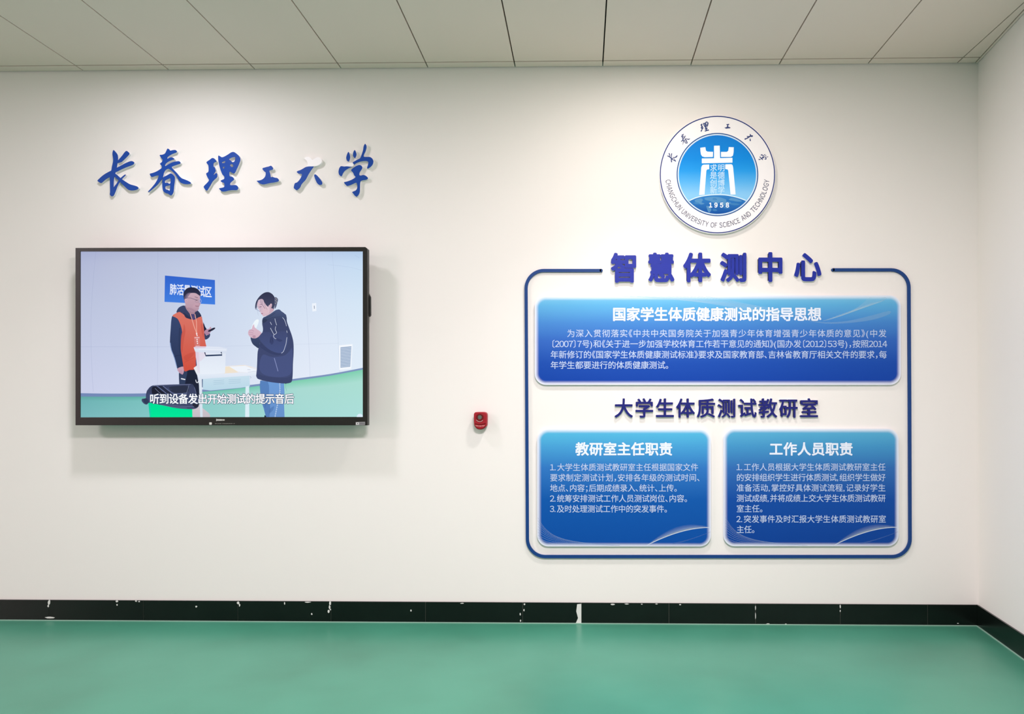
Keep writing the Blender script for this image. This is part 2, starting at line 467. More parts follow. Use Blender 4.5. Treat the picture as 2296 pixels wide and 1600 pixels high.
A, B_, C_ = (210, 325, 12.308), (325, 325, 12.308), (445, 325, 12.308)
D_, E_ = (560, 325, 12.305), (740, 315, 11.85)
BRUSH = [
 ('长', [(Z(*A, p), []) for p in (
   [(540,120),(600,185),(655,255),(668,330),(665,430),(645,560),(610,700),(590,790),(560,900),(550,1000),(545,1100),(550,1200),(555,1300),(545,1395),(500,1420),(460,1390),(440,1360),(455,1300),(450,1150),(445,900),(445,800),(490,690),(500,600),(530,480),(540,380),(510,240)],
   [(905,150),(985,215),(980,260),(840,400),(760,470),(680,490),(640,500),(640,460),(690,400),(780,300),(850,200)],
   [(600,640),(750,570),(850,510),(1000,445),(1060,440),(1110,465),(1120,500),(1080,545),(900,610),(760,670),(650,730),(560,760)],
   [(510,690),(420,735),(300,800),(200,880),(100,975),(110,1000),(170,1040),(215,1050),(330,940),(440,880),(560,860),(590,780)],
   [(560,790),(610,790),(760,930),(880,1010),(1000,1085),(1140,1120),(1210,1145),(1240,1180),(1220,1215),(1140,1245),(1040,1255),(950,1235),(860,1150),(770,1060),(640,930),(560,860)],
   [(460,1380),(510,1420),(560,1380),(610,1260),(660,1120),(720,1010),(790,920),(890,825),(870,805),(760,890),(690,970),(620,1080),(560,1150),(490,1300)])]),
 ('春', [(Z(*B_, [(620,90),(670,115),(690,160),(780,135),(850,135),(880,170),(870,205),(760,240),(660,295),(610,340),(615,385),(680,345),(740,335),(800,365),(815,390),(740,410),(640,455),(570,510),(545,560),(560,585),(640,535),(740,480),(850,450),(940,440),(975,470),(980,510),(900,535),(800,570),(720,600),(800,690),(880,770),(950,860),(1010,915),(1100,950),(1200,990),(1265,1030),(1265,1065),(1180,1080),(1080,1075),(980,1040),(920,950),(870,860),(800,770),(700,680),(630,645),(560,690),(520,760),(500,850),(480,920),(420,1000),(330,1110),(200,1220),(90,1305),(80,1285),(180,1180),(280,1060),(340,960),(390,830),(300,845),(200,880),(165,875),(120,790),(200,775),(320,730),(460,640),(470,590),(420,530),(410,510),(470,470),(490,400),(440,350),(395,270),(470,270),(550,240),(590,160)]), []),
        (Z(*B_, [(490,890),(600,840),(700,780),(740,785),(800,840),(825,890),(820,1000),(800,1150),(790,1290),(750,1370),(700,1395),(640,1340),(560,1325),(500,1270),(480,1180),(475,1050),(480,950)]),
         [Z(*B_, [(550,975),(640,930),(700,910),(710,980),(700,1060),(670,1070),(620,1035),(560,1050),(540,1010)]), Z(*B_, [(560,1130),(640,1120),(700,1100),(695,1180),(680,1270),(640,1235),(580,1225),(555,1190)])])]),
 ('理', [(Z(*C_, [(380,350),(440,370),(495,440),(480,465),(410,490),(410,600),(440,600),(470,670),(475,720),(430,780),(400,850),(480,770),(515,780),(520,880),(440,950),(380,1010),(330,1110),(280,1190),(235,1260),(190,1240),(140,1160),(150,1130),(240,1040),(300,970),(250,900),(200,780),(270,750),(280,680),(275,560),(240,520),(210,470),(290,420)]), []),
        (Z(*C_, [(540,290),(570,290),(640,340),(700,325),(800,270),(900,200),(970,185),(1030,220),(1110,290),(1150,350),(1155,420),(1110,540),(1060,650),(1010,760),(970,790),(900,750),(850,720),(850,850),(890,870),(930,870),(980,920),(975,960),(920,1000),(870,1050),(870,1110),(960,1105),(1040,1100),(1090,1150),(1100,1200),(1060,1245),(940,1240),(840,1250),(740,1280),(640,1285),(600,1240),(555,1195),(640,1180),(715,1160),(715,1080),(700,1040),(650,1030),(600,990),(650,960),(710,940),(720,870),(660,820),(610,700),(570,560),(545,420)]),
         [Z(*C_, p) for p in ([(640,470),(730,435),(745,460),(720,500),(650,500)], [(665,600),(720,590),(722,640),(680,650)], [(830,390),(900,345),(1010,320),(1020,380),(990,460),(935,480),(895,430)], [(860,550),(910,515),(960,550),(960,600),(920,610),(885,580)])])]),
 ('工', [(Z(*D_, [(350,640),(370,630),(460,605),(530,590),(590,560),(640,630),(640,670),(590,690),(530,700),(560,780),(570,840),(575,890),(630,875),(690,900),(760,905),(800,950),(800,990),(770,1010),(680,1030),(560,1045),(420,1080),(340,1085),(270,1060),(220,1020),(180,985),(250,980),(350,950),(420,880),(440,810),(440,750),(400,730),(350,670)]), [])]),
 ('大', [(Z(*D_, [(1290,740),(1310,720),(1420,680),(1550,600),(1640,585),(1750,585),(1765,600),(1700,680),(1640,770),(1590,860),(1540,960),(1460,1040),(1420,1090),(1390,1170),(1320,1235),(1280,1245),(1210,1190),(1220,1120),(1240,1050),(1310,1030),(1380,950),(1430,860),(1440,800),(1390,790),(1340,790)]), []),
        (Z(*D_, [(1770,830),(1800,800),(1850,830),(1930,920),(1990,1000),(2005,1060),(1980,1095),(1910,1100),(1860,1060),(1820,980),(1790,900)]), [])]),
 ('学', [(Z(*E_, p), []) for p in (
   [(490,290),(510,330),(530,400),(535,450),(510,540),(490,560),(450,540),(430,480),(430,430),(460,340)],
   [(655,235),(690,310),(705,370),(690,420),(660,475),(620,430),(605,370),(620,300)],
   [(930,75),(965,120),(970,190),(940,290),(900,370),(890,430),(960,435),(1060,430),(1120,470),(1155,540),(1140,620),(1090,690),(1000,750),(980,730),(1010,640),(1020,570),(980,540),(880,540),(770,565),(690,600),(640,640),(590,585),(680,530),(760,490),(800,470),(840,370),(880,250),(890,150)],
   [(300,675),(380,690),(440,680),(560,695),(590,690),(480,740),(390,800),(340,870),(320,930),(290,955),(240,910),(220,830),(240,740),(270,690)],
   [(550,785),(620,720),(700,670),(790,640),(850,680),(860,730),(820,790),(780,850),(775,920),(820,930),(880,910),(950,930),(1010,985),(1000,1020),(940,1045),(880,1050),(810,1070),(795,1150),(795,1270),(790,1370),(760,1440),(710,1495),(660,1470),(610,1400),(580,1370),(620,1350),(690,1320),(725,1260),(725,1180),(700,1110),(630,1140),(550,1180),(450,1210),(400,1160),(360,1105),(440,1090),(560,1050),(660,990),(680,960),(640,930),(620,870),(590,830)])]),
]
WHITE_BITS = {'大': Z(*D_, [(1500,370),(1520,340),(1590,320),(1660,340),(1710,390),(1730,415),(1790,370),(1870,330),(1940,350),(1985,410),(1985,470),(1940,530),(1860,570),(1765,588),(1620,588),(1550,602),(1600,540),(1590,450),(1540,400)]),
              '学': Z(*E_, [(380,688),(400,660),(500,600),(560,585),(590,585),(640,640),(600,692),(540,692),(440,680)])}
ORD = ['first', 'second', 'third', 'fourth', 'fifth', 'sixth', 'seventh', 'eighth', 'ninth', 'tenth']
TL = 0.022


def centre_of(polys):
    xs = [p[0] for q in polys for p in q]; ys = [p[1] for q in polys for p in q]
    return (min(xs) + max(xs)) / 2, (min(ys) + max(ys)) / 2


for i, (ch, polys) in enumerate(BRUSH):
    polys = [(soften(p), [soften(h) for h in hs]) for p, hs in polys]
    cx, cy = centre_of([p for p, _ in polys])
    extra = {'大': ' with white upper strokes', '学': ' with a white dash'}.get(ch, '')
    e = empty('wall_letter', wall_xz(cx, cy, 0), 'blue brush-script wall letter %s%s, %s of six above the screen' % (ch, extra, ORD[i]), 'letter', 'brush-script letters above the screen')
    f = MB(); c = MB()
    for j, (p, hs) in enumerate(polys):
        f.prism(p, TL - 0.003, TL - 1e-4 * j, hs)
        c.prism([(x - (x - PX0) * 0.0006, y - (y - PY0) * 0.0006) for x, y in p], 0.0, TL - 0.0031 - 1e-4 * j, [[(x - (x - PX0) * 0.0006, y - (y - PY0) * 0.0006) for x, y in h] for h in hs])
    f.build('face', M_blue, e, weld=False); c.build('core', M_foam, e, weld=False)
    if ch in WHITE_BITS:
        w = MB(); w.prism(soften(WHITE_BITS[ch]), 0.0, TL + 0.0006)
        o = w.build('white_stroke', M_white, e, weld=False); o['label'] = 'white unpainted strokes'


# ------------------------------------------------------------------ block letters
def block_letter(ch, cx, cy, w, h, off, t, m, label, group):
    P, F = glyph_px(ch, cx, cy, w, h, off)
    e = empty('wall_letter', wall_xz(cx, cy, 0), label, 'letter', group)
    edges = {}
    for f in F:
        for a, b2 in zip(f, f[1:] + f[:1]): edges[(a, b2)] = 1
    rim = [k for k in edges if (k[1], k[0]) not in edges]
    for nm, t0, t1, mm in (('face', t - 0.003, t, m), ('core', 0.0, t - 0.0031, M_foam)):
        b = MB(); A1 = [wall_xz(x, y, t) for x, y in P]; k = len(P) // 8; A1 = [Vector((p.x, -t1 + 6e-5 * (i // k), p.z)) for i, p in enumerate(A1)]; A0 = [Vector((p.x, -t0, p.z)) for p in A1]
        n = len(P); b.add(A1 + A0, list(F) + [tuple(n + i for i in f[::-1]) for f in F] + [(b2, a, n + a, n + b2) for a, b2 in rim])
        b.build(nm, mm, e, weld=False)


for i, (ch, cx) in enumerate(zip('智慧体测中心', (1400, 1482.5, 1563, 1645, 1727.5, 1811))):
    block_letter(ch, cx, 600 - 0.4 * i, 62, 68, 0.034, 0.02, M_navy, 'large blue block letter %s, %s of six over the border' % (ch, ORD[i]), 'large block letters over the border')
for i, ch in enumerate('大学生体质测试教研室'):
    block_letter(ch, 1398.5 + 46.2 * i, 914.5, 43, 45.5, 0.02, 0.016, M_deep, 'small navy block letter %s, %s of ten between the panels' % (ch, ORD[i]), 'small block letters between the panels')

# ------------------------------------------------------------------ blue border strip
def arc(cx, cy, r, a0, a1, n=12): return [(cx + r * math.cos(math.radians(a0 + (a1 - a0) * i / n)), cy + r * math.sin(math.radians(a0 + (a1 - a0) * i / n))) for i in range(n + 1)]


r = 40
path = [(1348, 606), (1300, 606)] + arc(1179.5 + r, 606 + r, r, -90, -180) + [(1181, 900)] + arc(1182.5 + r, 1247.5 - r, r, 180, 90) + [(1600, 1247.5)] \
    + arc(2041 - r, 1247.5 - r, r, 90, 0) + [(2040, 900)] + arc(2038.5 - r, 604.5 + r, r, 0, -90) + [(1900, 604.5), (1868, 604.5)]
b = MB(); n = len(path); bp = band(path, 7.0)
L_, R_ = bp[:n], bp[n:][::-1]
cap0 = arc(path[0][0], path[0][1], 3.5, 90, -90, 8)[1:-1]; cap1 = arc(path[-1][0], path[-1][1], 3.5, -90, -270, 8)[1:-1]
ring = L_ + cap1[::1] + R_[::-1] + cap0
if True:
    T = 0.014
    P1 = [wall_xz(x, y, T) for x, y in L_ + R_]; P0 = [Vector((p.x, -0.002, p.z)) for p in P1]
    fs = [(i, i + 1, n + i + 1, n + i) for i in range(n - 1)]; m2 = 2 * n
    b.add(P1 + P0, fs + [tuple(m2 + k for k in f[::-1]) for f in fs] + [(i, i + 1, m2 + i + 1, m2 + i) for i in range(n - 1)] + [(n + i, n + i + 1, m2 + n + i + 1, m2 + n + i) for i in range(n - 1)]
          + [(0, n, m2 + n, m2), (n - 1, 2 * n - 1, m2 + 2 * n - 1, m2 + n - 1)])
    for c in (path[0], path[-1]): b.prism(circle(c[0], c[1], 3.5, n=20), 0.002, T)
M_border = mat('border_blue', '#173f7c', 0.45, 0.2, noise=0.15, nscale=4)
o = b.build('border_strip', M_border, origin=wall_xz(1610, 1247, 0), weld=False)
tag(o, 'blue rounded border strip framing the three panels, open at its top', 'border')

# ------------------------------------------------------------------ the three information panels
TP = 0.018
S1 = [(0.0, '#76c0e0'), (0.10, '#5aa9d8'), (0.3, '#4282c8'), (0.5, '#2e62b8'), (0.75, '#1348a6'), (1.0, '#043c9e')]
S2 = [(0.0, '#52b6da'), (0.15, '#4299ce'), (0.33, '#2c72bc'), (0.6, '#0854a6'), (1.0, '#044a9e')]
S3 = [(0.0, '#56acd0'), (0.15, '#4090c2'), (0.33, '#2e68ae'), (0.6, '#0c489c'), (1.0, '#053e92')]


def panel(name, x0, y0, x1, y1, stops, label, title, lines, small_em):
    p0 = wall_xz(x0, y1, TP); p1 = wall_xz(x1, y0, TP); c = (p0 + p1) / 2; c.y = 0
    hw, hh = (p1.x - p0.x) / 2, (p1.z - p0.z) / 2; r = 0.078
    e = empty('information_panel', c, label, 'panel', 'blue information panels')
    b = MB(); b.prism(rrect(x0, y0, x1, y1, 25), 0.003, TP)
    b.build('board', panel_material(name, hw, hh, r, stops, 0.032), e, bevel=0.0, weld=True)
    tt = MB()
    def put(mb, places, off, dt):
        for pl in places:
            P, F = glyph_px(*pl[:5], off); k = len(P) // (8 if off > 0.015 else 4); mb.add([wall_xz(x, y, TP + dt + 3e-5 * (i // k)) for i, (x, y) in enumerate(P)], F)
    put(tt, title, 0.028, 0.0009); tt.build('title', M_print, e, weld=False)
    bt = MB(); put(bt, lines, 0.008, 0.0009); bt.build('text_block', M_small, e, weld=False)
    return e


def title(text, x0, x1, cy, em, hs=1.0):
    p = (x1 - x0 - em * 0.92) / (len(text) - 1)
    return [(c, x0 + em * 0.46 + i * p, cy, em, em * hs) for i, c in enumerate(text)]


L1 = layout('为深入贯彻落实《中共中央国务院关于加强青少年体育增强青少年体质的意见》(中发', 1271, 1988, 747, 18.6) \
   + layout('〔2007〕7号)和《关于进一步加强学校体育工作若干意见的通知》(国办发〔2012〕53号)，按照2014', 1235, 1989, 770.5, 18.6) \
   + layout('年新修订的《国家学生体质健康测试标准》要求及国家教育部、吉林省教育厅相关文件的要求，每', 1234, 1989, 794.5, 18.6) \
   + layout('年学生都要进行的体质健康测试。', 1234, 1501, 818, 18.6)
pa = panel('panel_print_wide', 1199, 662, 2020, 862.5, S1, 'wide blue panel of white print at the top inside the border', title('国家学生体质健康测试的指导思想', 1374, 1841, 704, 31.5, 1.02), L1, 18)
L2 = []
for k, (tx, xe) in enumerate((('1.大学生体质测试教研室主任根据国家文件', 1566), ('要求制定测试计划，安排各年级的测试时间、', 1571), ('地点、内容；后期成绩录入、统计、上传。', 1520), ('2.统筹安排测试工作人员测试岗位、内容。', 1543), ('3.及时处理测试工作中的突发事件。', 1498))):
    L2 += layout(tx, 1233, xe, 1047 + 23.3 * k, 17.6, 1.03)
pb = panel('panel_print_left', 1204.5, 962, 1594, 1224.5, S2, 'lower left blue panel with five lines of small print', title('教研室主任职责', 1291, 1507, 1006, 31, 1.0), L2, 17.5)
L3 = []
for k, (tx, xe) in enumerate((('1.工作人员根据大学生体质测试教研室主任', 1986), ('的安排组织学生进行体质测试,组织学生做好', 1986), ('准备活动,掌控好具体测试流程,记录好学生', 1986), ('测试成绩,并将成绩上交大学生体质测试教研', 1986), ('室主任。', 1712), ('2.突发事件及时汇报大学生体质测试教研室', 1987), ('主任。', 1694))):
    L3 += layout(tx, 1651, xe, 1046.5 + 23.3 * k, 17.6, 1.03)
pc = panel('panel_print_right', 1622, 961, 2015, 1224, S3, 'lower right blue panel with seven lines of small print', title('工作人员职责', 1726, 1911.5, 1006, 31, 1.0), L3, 17.5)

# fine printed curves on the panels
def curves(e, items):
    f = Flat(TP + 0.0003, 5e-6)
    for P, w, w1, c, a in items: f.line(P, w, c, w1, 6, alpha=a)
    return f


f = Flat(TP + 0.0003, 3e-6)
for k in range(12):
    f.line([(1395 + 17 * k, 664), (1470 + 15 * k, 668 + 0.5 * k), (1560 + 11 * k, 676 + 0.6 * k), (1640 + 8 * k, 688 + 0.3 * k), (1700 + 4 * k, 697), (1766, 699)], 0.9, '#bfe6f5', 0.3, 5, alpha=0.38)
for k in range(16):
    f.line([(1846 + 7 * k, 719 - 2.6 * k), (1870 + 6.4 * k, 713 - 2.3 * k), (1900 + 5.2 * k, 702 - 1.8 * k), (1930 + 3.8 * k, 684 - 1.0 * k), (1950 + 2.2 * k, 666)], 0.9, '#c4e8f4', 0.5, 5, alpha=0.34)
f.poly([(1800, 716), (1850, 722), (1900, 719), (1950, 708), (1992, 697), (1994, 704), (1955, 717), (1900, 724), (1850, 725)], '#9fd0ee', sm=4, alpha=0.25)
f.build('line_pattern', M_ink, pa)
for e, dx, dy in ((pb, 0, 0), (pc, 420.5, -0.5)):
    f = Flat(TP + 0.0003, 3e-6)
    n = 26
    top = [(1448 + 145 * (i / n), 1223.5 - 41.5 * math.sin(math.pi / 2 * (i / n)) ** 0.92) for i in range(n + 1)]
    for j in range(5):
        h = (2, 4, 7, 10, 13)[j]
        low = [(x, min(1223.8, y - h * math.sin(math.pi * i / n))) for i, (x, y) in enumerate(top)]
        P = [(x + dx, y + dy) for x, y in top + low]
        f.raw(P, [(i, i + 1, n + 2 + i, n + 1 + i) for i in range(n)], '#cfe4f8', alpha=(0.30, 0.18, 0.10, 0.07, 0.05)[j])
    f.line([(x + dx, y + dy) for x, y in top], 1.3, '#e6f1fd', alpha=0.75)
    low = [(1448 + 60 + 85 * i / n + dx, 1218 - 26 * (i / n) ** 1.3 + dy) for i in range(n + 1)]
    f.line(low, 3, '#5e86d0', 1, alpha=0.3)
    for k in range(8):
        f.line([(1206 + dx, 1160 + 6.5 * k + dy), (1222 + 2 * k + dx, 1184 + 4.6 * k + dy), (1250 + 5 * k + dx, 1203 + 2.6 * k + dy), (1300 + 8 * k + dx, 1215 + 1.0 * k + dy), (1390 + dx, 1222.5 + dy)], 1.1, '#a9c4ea', 0.4, 5, alpha=0.28)
    f.build('line_pattern', M_ink, e)

# ------------------------------------------------------------------ round crest
CXE, CYE, TE = 1608.6, 391.2, 0.026
cr = empty('wall_crest', wall_xz(CXE, CYE, 0), 'round blue and white crest with a tower emblem above the panels', 'crest')
KY = 1.018
def ell(rx, n=96, a0=0.0, a1=2 * math.pi): return circle(CXE, CYE, rx, rx * KY, n, a0, a1)
b = MB(); b.prism(ell(130.3), 0.0, TE); b.build('disc', M_white, cr)


def ringpoly(f, r0, r1, col, col2=None):
    A0, A1 = ell(r0), ell(r1); n = len(A0)
    f.raw(A0 + A1, [(i, (i + 1) % n, n + (i + 1) % n, n + i) for i in range(n)], col, col2)


f = Flat(TE + 0.0005, 1.2e-5); ringpoly(f, 129.3, 127.0, '#2c3c7c'); f.build('outer_ring', M_ink, cr)
f = Flat(TE + 0.0005, 1.2e-5); ringpoly(f, 91.6, 89.3, '#2a5590'); ringpoly(f, 89.3, 86.6, '#cfe3f5'); f.build('inner_ring', M_ink, cr)
f = Flat(TE + 0.0005, 1.2e-5)
rows = 40; P = []; C = []; F = []
STP = [(0.0, '#0c7ad2'), (0.3, '#0688de'), (0.45, '#1f98e6'), (0.6, '#56b0ec'), (0.75, '#86c6f0'), (1.0, '#86c6f0')]
def grad(stops, v):
    for (a, ca), (b2, cb) in zip(stops, stops[1:]):
        if v <= b2: return mix(lin(ca), lin(cb), (v - a) / (b2 - a))
    return lin(stops[-1][1])
f.k += 1
for j in range(rows + 1):
    v = -math.cos(math.pi * j / rows); hw = math.sqrt(max(0, 1 - v * v)) * 86.8
    for sx in (-1, 1):
        P.append(f.pt(CXE + sx * hw, CYE + v * 86.8 * KY)); C.append((*grad(STP, (v + 1) / 2), 1))
f.mb.add(P, [(2 * j, 2 * j + 1, 2 * j + 3, 2 * j + 2) for j in range(rows)], 0, C)
f.build('blue_field', M_ink, cr)


def ZE(P): return [(1460 + x / 5.3333, 240 + y / 5.3333) for x, y in P]


f = Flat(TE + 0.0008, 1.2e-5)
hor = ZE(spline([(455, 1118), (530, 1085), (620, 1062), (710, 1050), (800, 1046), (890, 1050), (980, 1066), (1060, 1088), (1135, 1116)], 5, False))
low = [p for p in ell(86.6, 200) if p[1] > hor[0][1] - 0.5]; low.sort(key=lambda p: math.atan2(p[1] - CYE, p[0] - CXE))
f.poly(hor + low, '#2f7fc4', '#064c9c')
f.line(hor, 2.2, '#d4ecf8')
for P in ([(640,1085),(720,1072),(800,1075),(860,1090),(900,1110),(880,1140),(840,1130),(800,1150),(740,1140),(700,1120),(650,1110)], [(520,1110),(590,1090),(620,1110),(600,1140),(640,1150),(600,1165),(540,1140)], [(960,1085),(1040,1100),(1090,1125),(1030,1130),(980,1120),(930,1110)],
          [(660,1180),(700,1190),(720,1230),(690,1262),(670,1220)], [(840,1140),(920,1130),(960,1150),(900,1160),(870,1180)]):
    f.poly(ZE(P), '#6fb4e4', sm=2, alpha=0.5)
for x, y, w in ((540, 1150, 40), (1000, 1160, 60), (760, 1100, 30), (900, 1200, 40), (760, 1230, 30)):
    f.poly(ZE([(x - w, y), (x - w / 3, y - 14), (x + w / 2, y - 10), (x + w, y + 6), (x, y + 14)]), '#4f9dda', sm=2, alpha=0.5)
f.glyphs([(c, 1460 + x / 5.3333, 240 + 1170 / 5.3333, 12.5, 13.5) for c, x in zip('1958', (710, 775, 843, 912))], '#f2fafd', off=0.035)
f.build('globe', M_ink, cr)
f = Flat(TE + 0.0011, 1.2e-5)
for P in ([(588,486),(648,478),(655,520),(672,532),(740,535),(738,596),(640,598),(612,590),(597,570),(590,530)],
          [(928,478),(988,480),(986,540),(978,580),(955,596),(835,596),(835,535),(905,535),(922,522)],
          [(752,462),(820,460),(824,610),(972,606),(972,664),(606,672),(606,614),(752,612)],
          [(628,688),(694,686),(694,742),(668,746),(660,760),(638,1046),(574,1052),(600,720),(610,696)],
          [(886,684),(960,682),(974,694),(980,720),(1010,1044),(950,1046),(922,760),(914,744),(886,740)]):
    f.poly(ZE(P), '#f4faff')
f.build('tower_emblem', M_ink, cr)
f = Flat(TE + 0.0011, 1.2e-5)
f.glyphs([(c, 1460 + x / 5.3333, 240 + y / 5.3333, 16.5, 17.2) for col, x in (('求是创新', 746), ('明德博学', 838)) for c, y in zip(col, (724, 815, 905, 992))], '#c2e3fa', off=0.01)
f.build('motto', M_ink, cr)
f = Flat(TE + 0.0006, 1.2e-5)
eng = 'CHANGCHUN UNIVERSITY OF SCIENCE AND TECHNOLOGY'
def gw(c):
    if c == ' ': return 0.36, 0.0
    X = [p[0] for p in glyph(c if c == 'I' else chr(ord(c) + 0xFEE0))[0]]; return max(X) - min(X) + 0.13, (max(X) + min(X)) / 2
tot = sum(gw(c)[0] for c in eng); a = math.radians(174.5); span = math.radians(174.5 - 5.5); x = 0; pls = []
RL = 111.2; w = span * RL / tot; h = 15.2
for c in eng:
    adv_, mid = gw(c); th = a - span * (x + adv_ / 2) / tot; x += adv_
    if c == ' ': continue
    rot = th - math.pi / 2; ox = (0.5 - mid) * w
    pls.append((c, CXE + RL * math.cos(th) + ox * math.cos(rot), CYE + RL * KY * math.sin(th) + ox * math.sin(rot), w, h, 0.0, rot))
f.glyphs(pls, '#565a72', off=0.01)
f.build('latin_lettering', M_ink, cr)
for (ch, polys), (x, y), h, dg in zip(BRUSH, ((250, 603), (400, 380), (638, 234), (914, 228), (1168, 364), (1338, 600)), (24, 24, 22, 11.5, 17, 23), (-60, -28, -8, 6, 27, 62)):
    f = Flat(TE + 0.0006, 1.2e-5)
    allp = [p for p, _ in polys] + ([WHITE_BITS[ch]] if ch in WHITE_BITS else [])
    cx, cy = centre_of(allp); ys_ = [p[1] for q in allp for p in q]; k = h / (max(ys_) - min(ys_)); an = math.radians(dg)
    tx, ty = 1460 + x / 5.3333, 240 + y / 5.3333
    tr = lambda P: [(tx + ((px - cx) * math.cos(an) - (py - cy) * math.sin(an)) * k, ty + ((px - cx) * math.sin(an) + (py - cy) * math.cos(an)) * k) for px, py in P]
    for P, hs in polys + ([(WHITE_BITS[ch], [])] if ch in WHITE_BITS else []):
        f.poly(tr(P), '#3d4a7c', holes=[tr(q) for q in hs])
    f.build('brush_character', M_ink, cr)

# ------------------------------------------------------------------ red alarm
TA = 0.052
al = empty('fire_alarm', wall_xz(1077, 943, 0), 'small red fire alarm sounder mounted on the wall between screen and border', 'alarm')
def za(P): return [(1020 + x / 16.0, 900 + y / 16.0) for x, y in P]
out = [(676, 470), (690, 420), (740, 378), (900, 372), (1060, 376), (1125, 410), (1150, 470), (1152, 640), (1145, 830), (1110, 900), (1050, 955), (980, 992), (900, 1002), (820, 990), (750, 945), (710, 880), (685, 800), (676, 640)]
b = MB(); b.prism(za(spline(out, 4)), 0.0, TA); hs = b.build('housing', M_red, al, bevel=0.005)
def alarm_poly(name, P, m, t0, t1, bev=0.0): 
    b = MB(); b.prism(za(P), t0, t1); return b.build(name, m, al, bevel=bev)
ro, ri = circle(893, 560, 135, 130, 40), circle(893, 560, 78, 80, 40)
b = MB(); b.prism(za(ro), TA - 0.001, TA + 0.006, [za(ri[::-1])]); b.build('lens_ring', M_dred, al, bevel=0.001)
b = MB(); b.prism(za(circle(893, 555, 76, 84, 32)), TA - 0.001, TA + 0.004); b.build('lens', M_lens, al, bevel=0.001)
b = MB(); b.prism(za(band(spline([(768, 655), (810, 694), (860, 714), (905, 716), (955, 702), (998, 664)], 5, False), 18)), TA - 0.001, TA + 0.003); b.build('rim', M_pink, al)  # raised rim in a pale colour that paints in its highlight
b = MB(); b.prism(za(band(spline([(722, 785), (800, 806), (900, 814), (1010, 804), (1104, 778)], 5, False), 34)), TA - 0.001, TA + 0.0015); b.build('grille', M_dred, al)
b = MB(); b.prism(za(band(spline([(712, 860), (760, 922), (830, 962), (905, 976), (980, 964), (1050, 930), (1108, 872)], 5, False), 26)), TA - 0.003, TA + 0.0012); b.build('lower_rim', M_dred, al)
b = MB()
for i in range(9):
    t = (i - 4) / 4; x = 905 + 150 * t; y = 878 - 16 * t * t
    if i % 3 == 1: b.prism(za(rrect(x - 10, y - 20, x + 10, y + 20, 3, 2)), TA - 0.001, TA + 0.001)
    else: b.prism(za(rrect(x - 14, y - 6, x + 14, y + 8, 3, 2)), TA - 0.001, TA + 0.001); b.prism(za(rrect(x - 4, y - 20, x + 4, y - 7, 2, 2)), TA - 0.001, TA + 0.001)
b.build('marking', M_pink, al)

# ------------------------------------------------------------------ wall display
TF = 0.135                                   # front of the bezel
tv = empty('wall_display', wall_xz(496, 952, 0), 'large black wall-mounted screen showing two people at a test table', 'screen')
TS = TF - 0.006
outer = [(169, 555.5), (819, 553.4), (823.6, 557.5), (823.8, 953.2), (169, 953)]
inner = [(179.8, 563.4), (813.2, 563.2), (813.2, 934.2), (179.8, 935.2)]
b = MB(); b.prism(outer, TF - 0.045, TF, [inner[::-1]]); b.build('bezel', M_frame, tv, bevel=0.0015)
inner2 = [(178.6, 562.2), (814.4, 562), (814.4, 935.6), (178.6, 936.6)]
b = MB(); b.prism(inner2, TF - 0.03, TS - 0.001); b.build('glass_backing', M_dark, tv)
b = MB()
p0 = wall_xz(169, 953, TF); p1 = wall_xz(823, 555, TF)
b.box(p0.x + 0.035, p1.x - 0.03, -(TF - 0.045), -0.045, p0.z + 0.03, p1.z - 0.03)
b.build('back_shell', M_dark, tv, bevel=0.006)
b = MB()
for fx in (0.3, 0.7):
    xx = p0.x + (p1.x - p0.x) * fx; b.box(xx - 0.03, xx + 0.03, -0.0448, 0.0, p0.z + 0.3, p1.z - 0.3)
zz = (p0.z + p1.z) / 2
b.box(p0.x + 0.5, p1.x - 0.5, -0.02, 0.0, zz - 0.1, zz + 0.1); b.build('wall_bracket', M_dark, tv)
# grip on the right edge
b = MB(); TG = 0.095
b.prism([(818, 651), (824, 653), (826.5, 658), (830, 665), (830.4, 706), (828.4, 709), (825, 710), (823.5, 716), (818, 720), (818, 712), (824.2, 704), (824.6, 668), (822, 662), (818, 660)], 0.07, TG)
b.build('grip_handle', M_dark, tv, bevel=0.001)
# markings on the lower bezel
f = Flat(TF + 0.0004, 5e-6)
for x, w, h in ((485.5, 1.4, 5), (488, 2.4, 3.4), (491, 2.2, 3.6), (494, 2.6, 3.4), (497, 2.2, 3.2), (500, 2.2, 3.0), (502.6, 1.8, 2.8)):
    f.poly([(x - w / 2, 941.2 - h / 2), (x + w / 2, 941 - h / 2), (x + w / 2, 941 + h / 2), (x - w / 2, 941.2 + h / 2)], '#cfcfca')
f.build('maker_mark', M_ink, tv)
f = Flat(TF + 0.0004, 5e-6)
f.poly(rrect(469, 946.4, 475, 951.8, 1.2, 3), '#c9c9c2')
f.build('power_button', M_ink, tv); f = Flat(TF + 0.0004, 5e-6)
for x, w in ((484, 2), (489, 1.5), (494, 2.5), (500, 1.5), (504, 2), (509, 2.5), (514, 2), (519, 2.5), (525, 1.4)):
    f.poly([(x - w, 948.6), (x + w, 948.4), (x + w, 950), (x - w, 950.2)], '#6a6a64')
f.build('button_mark', M_ink, tv)
f = Flat(TF + 0.0004, 5e-6)
f.poly([(797.5, 945.8), (818.5, 945.2), (818.3, 952.4), (797.3, 952.6)], '#8d8d8e'); f.poly([(798.5, 946.6), (804.5, 946.4), (804.5, 951.8), (798.5, 951.9)], '#c9c9c8'); f.poly([(800.6, 948), (802.8, 948), (802.8, 950.6), (800.6, 950.6)], '#55555a')
for k in range(4): f.poly([(806.5 + 2.9 * k, 947.2), (808.2 + 2.9 * k, 947.1), (808.2 + 2.9 * k, 951), (806.5 + 2.9 * k, 951.1)], '#5c5c60')
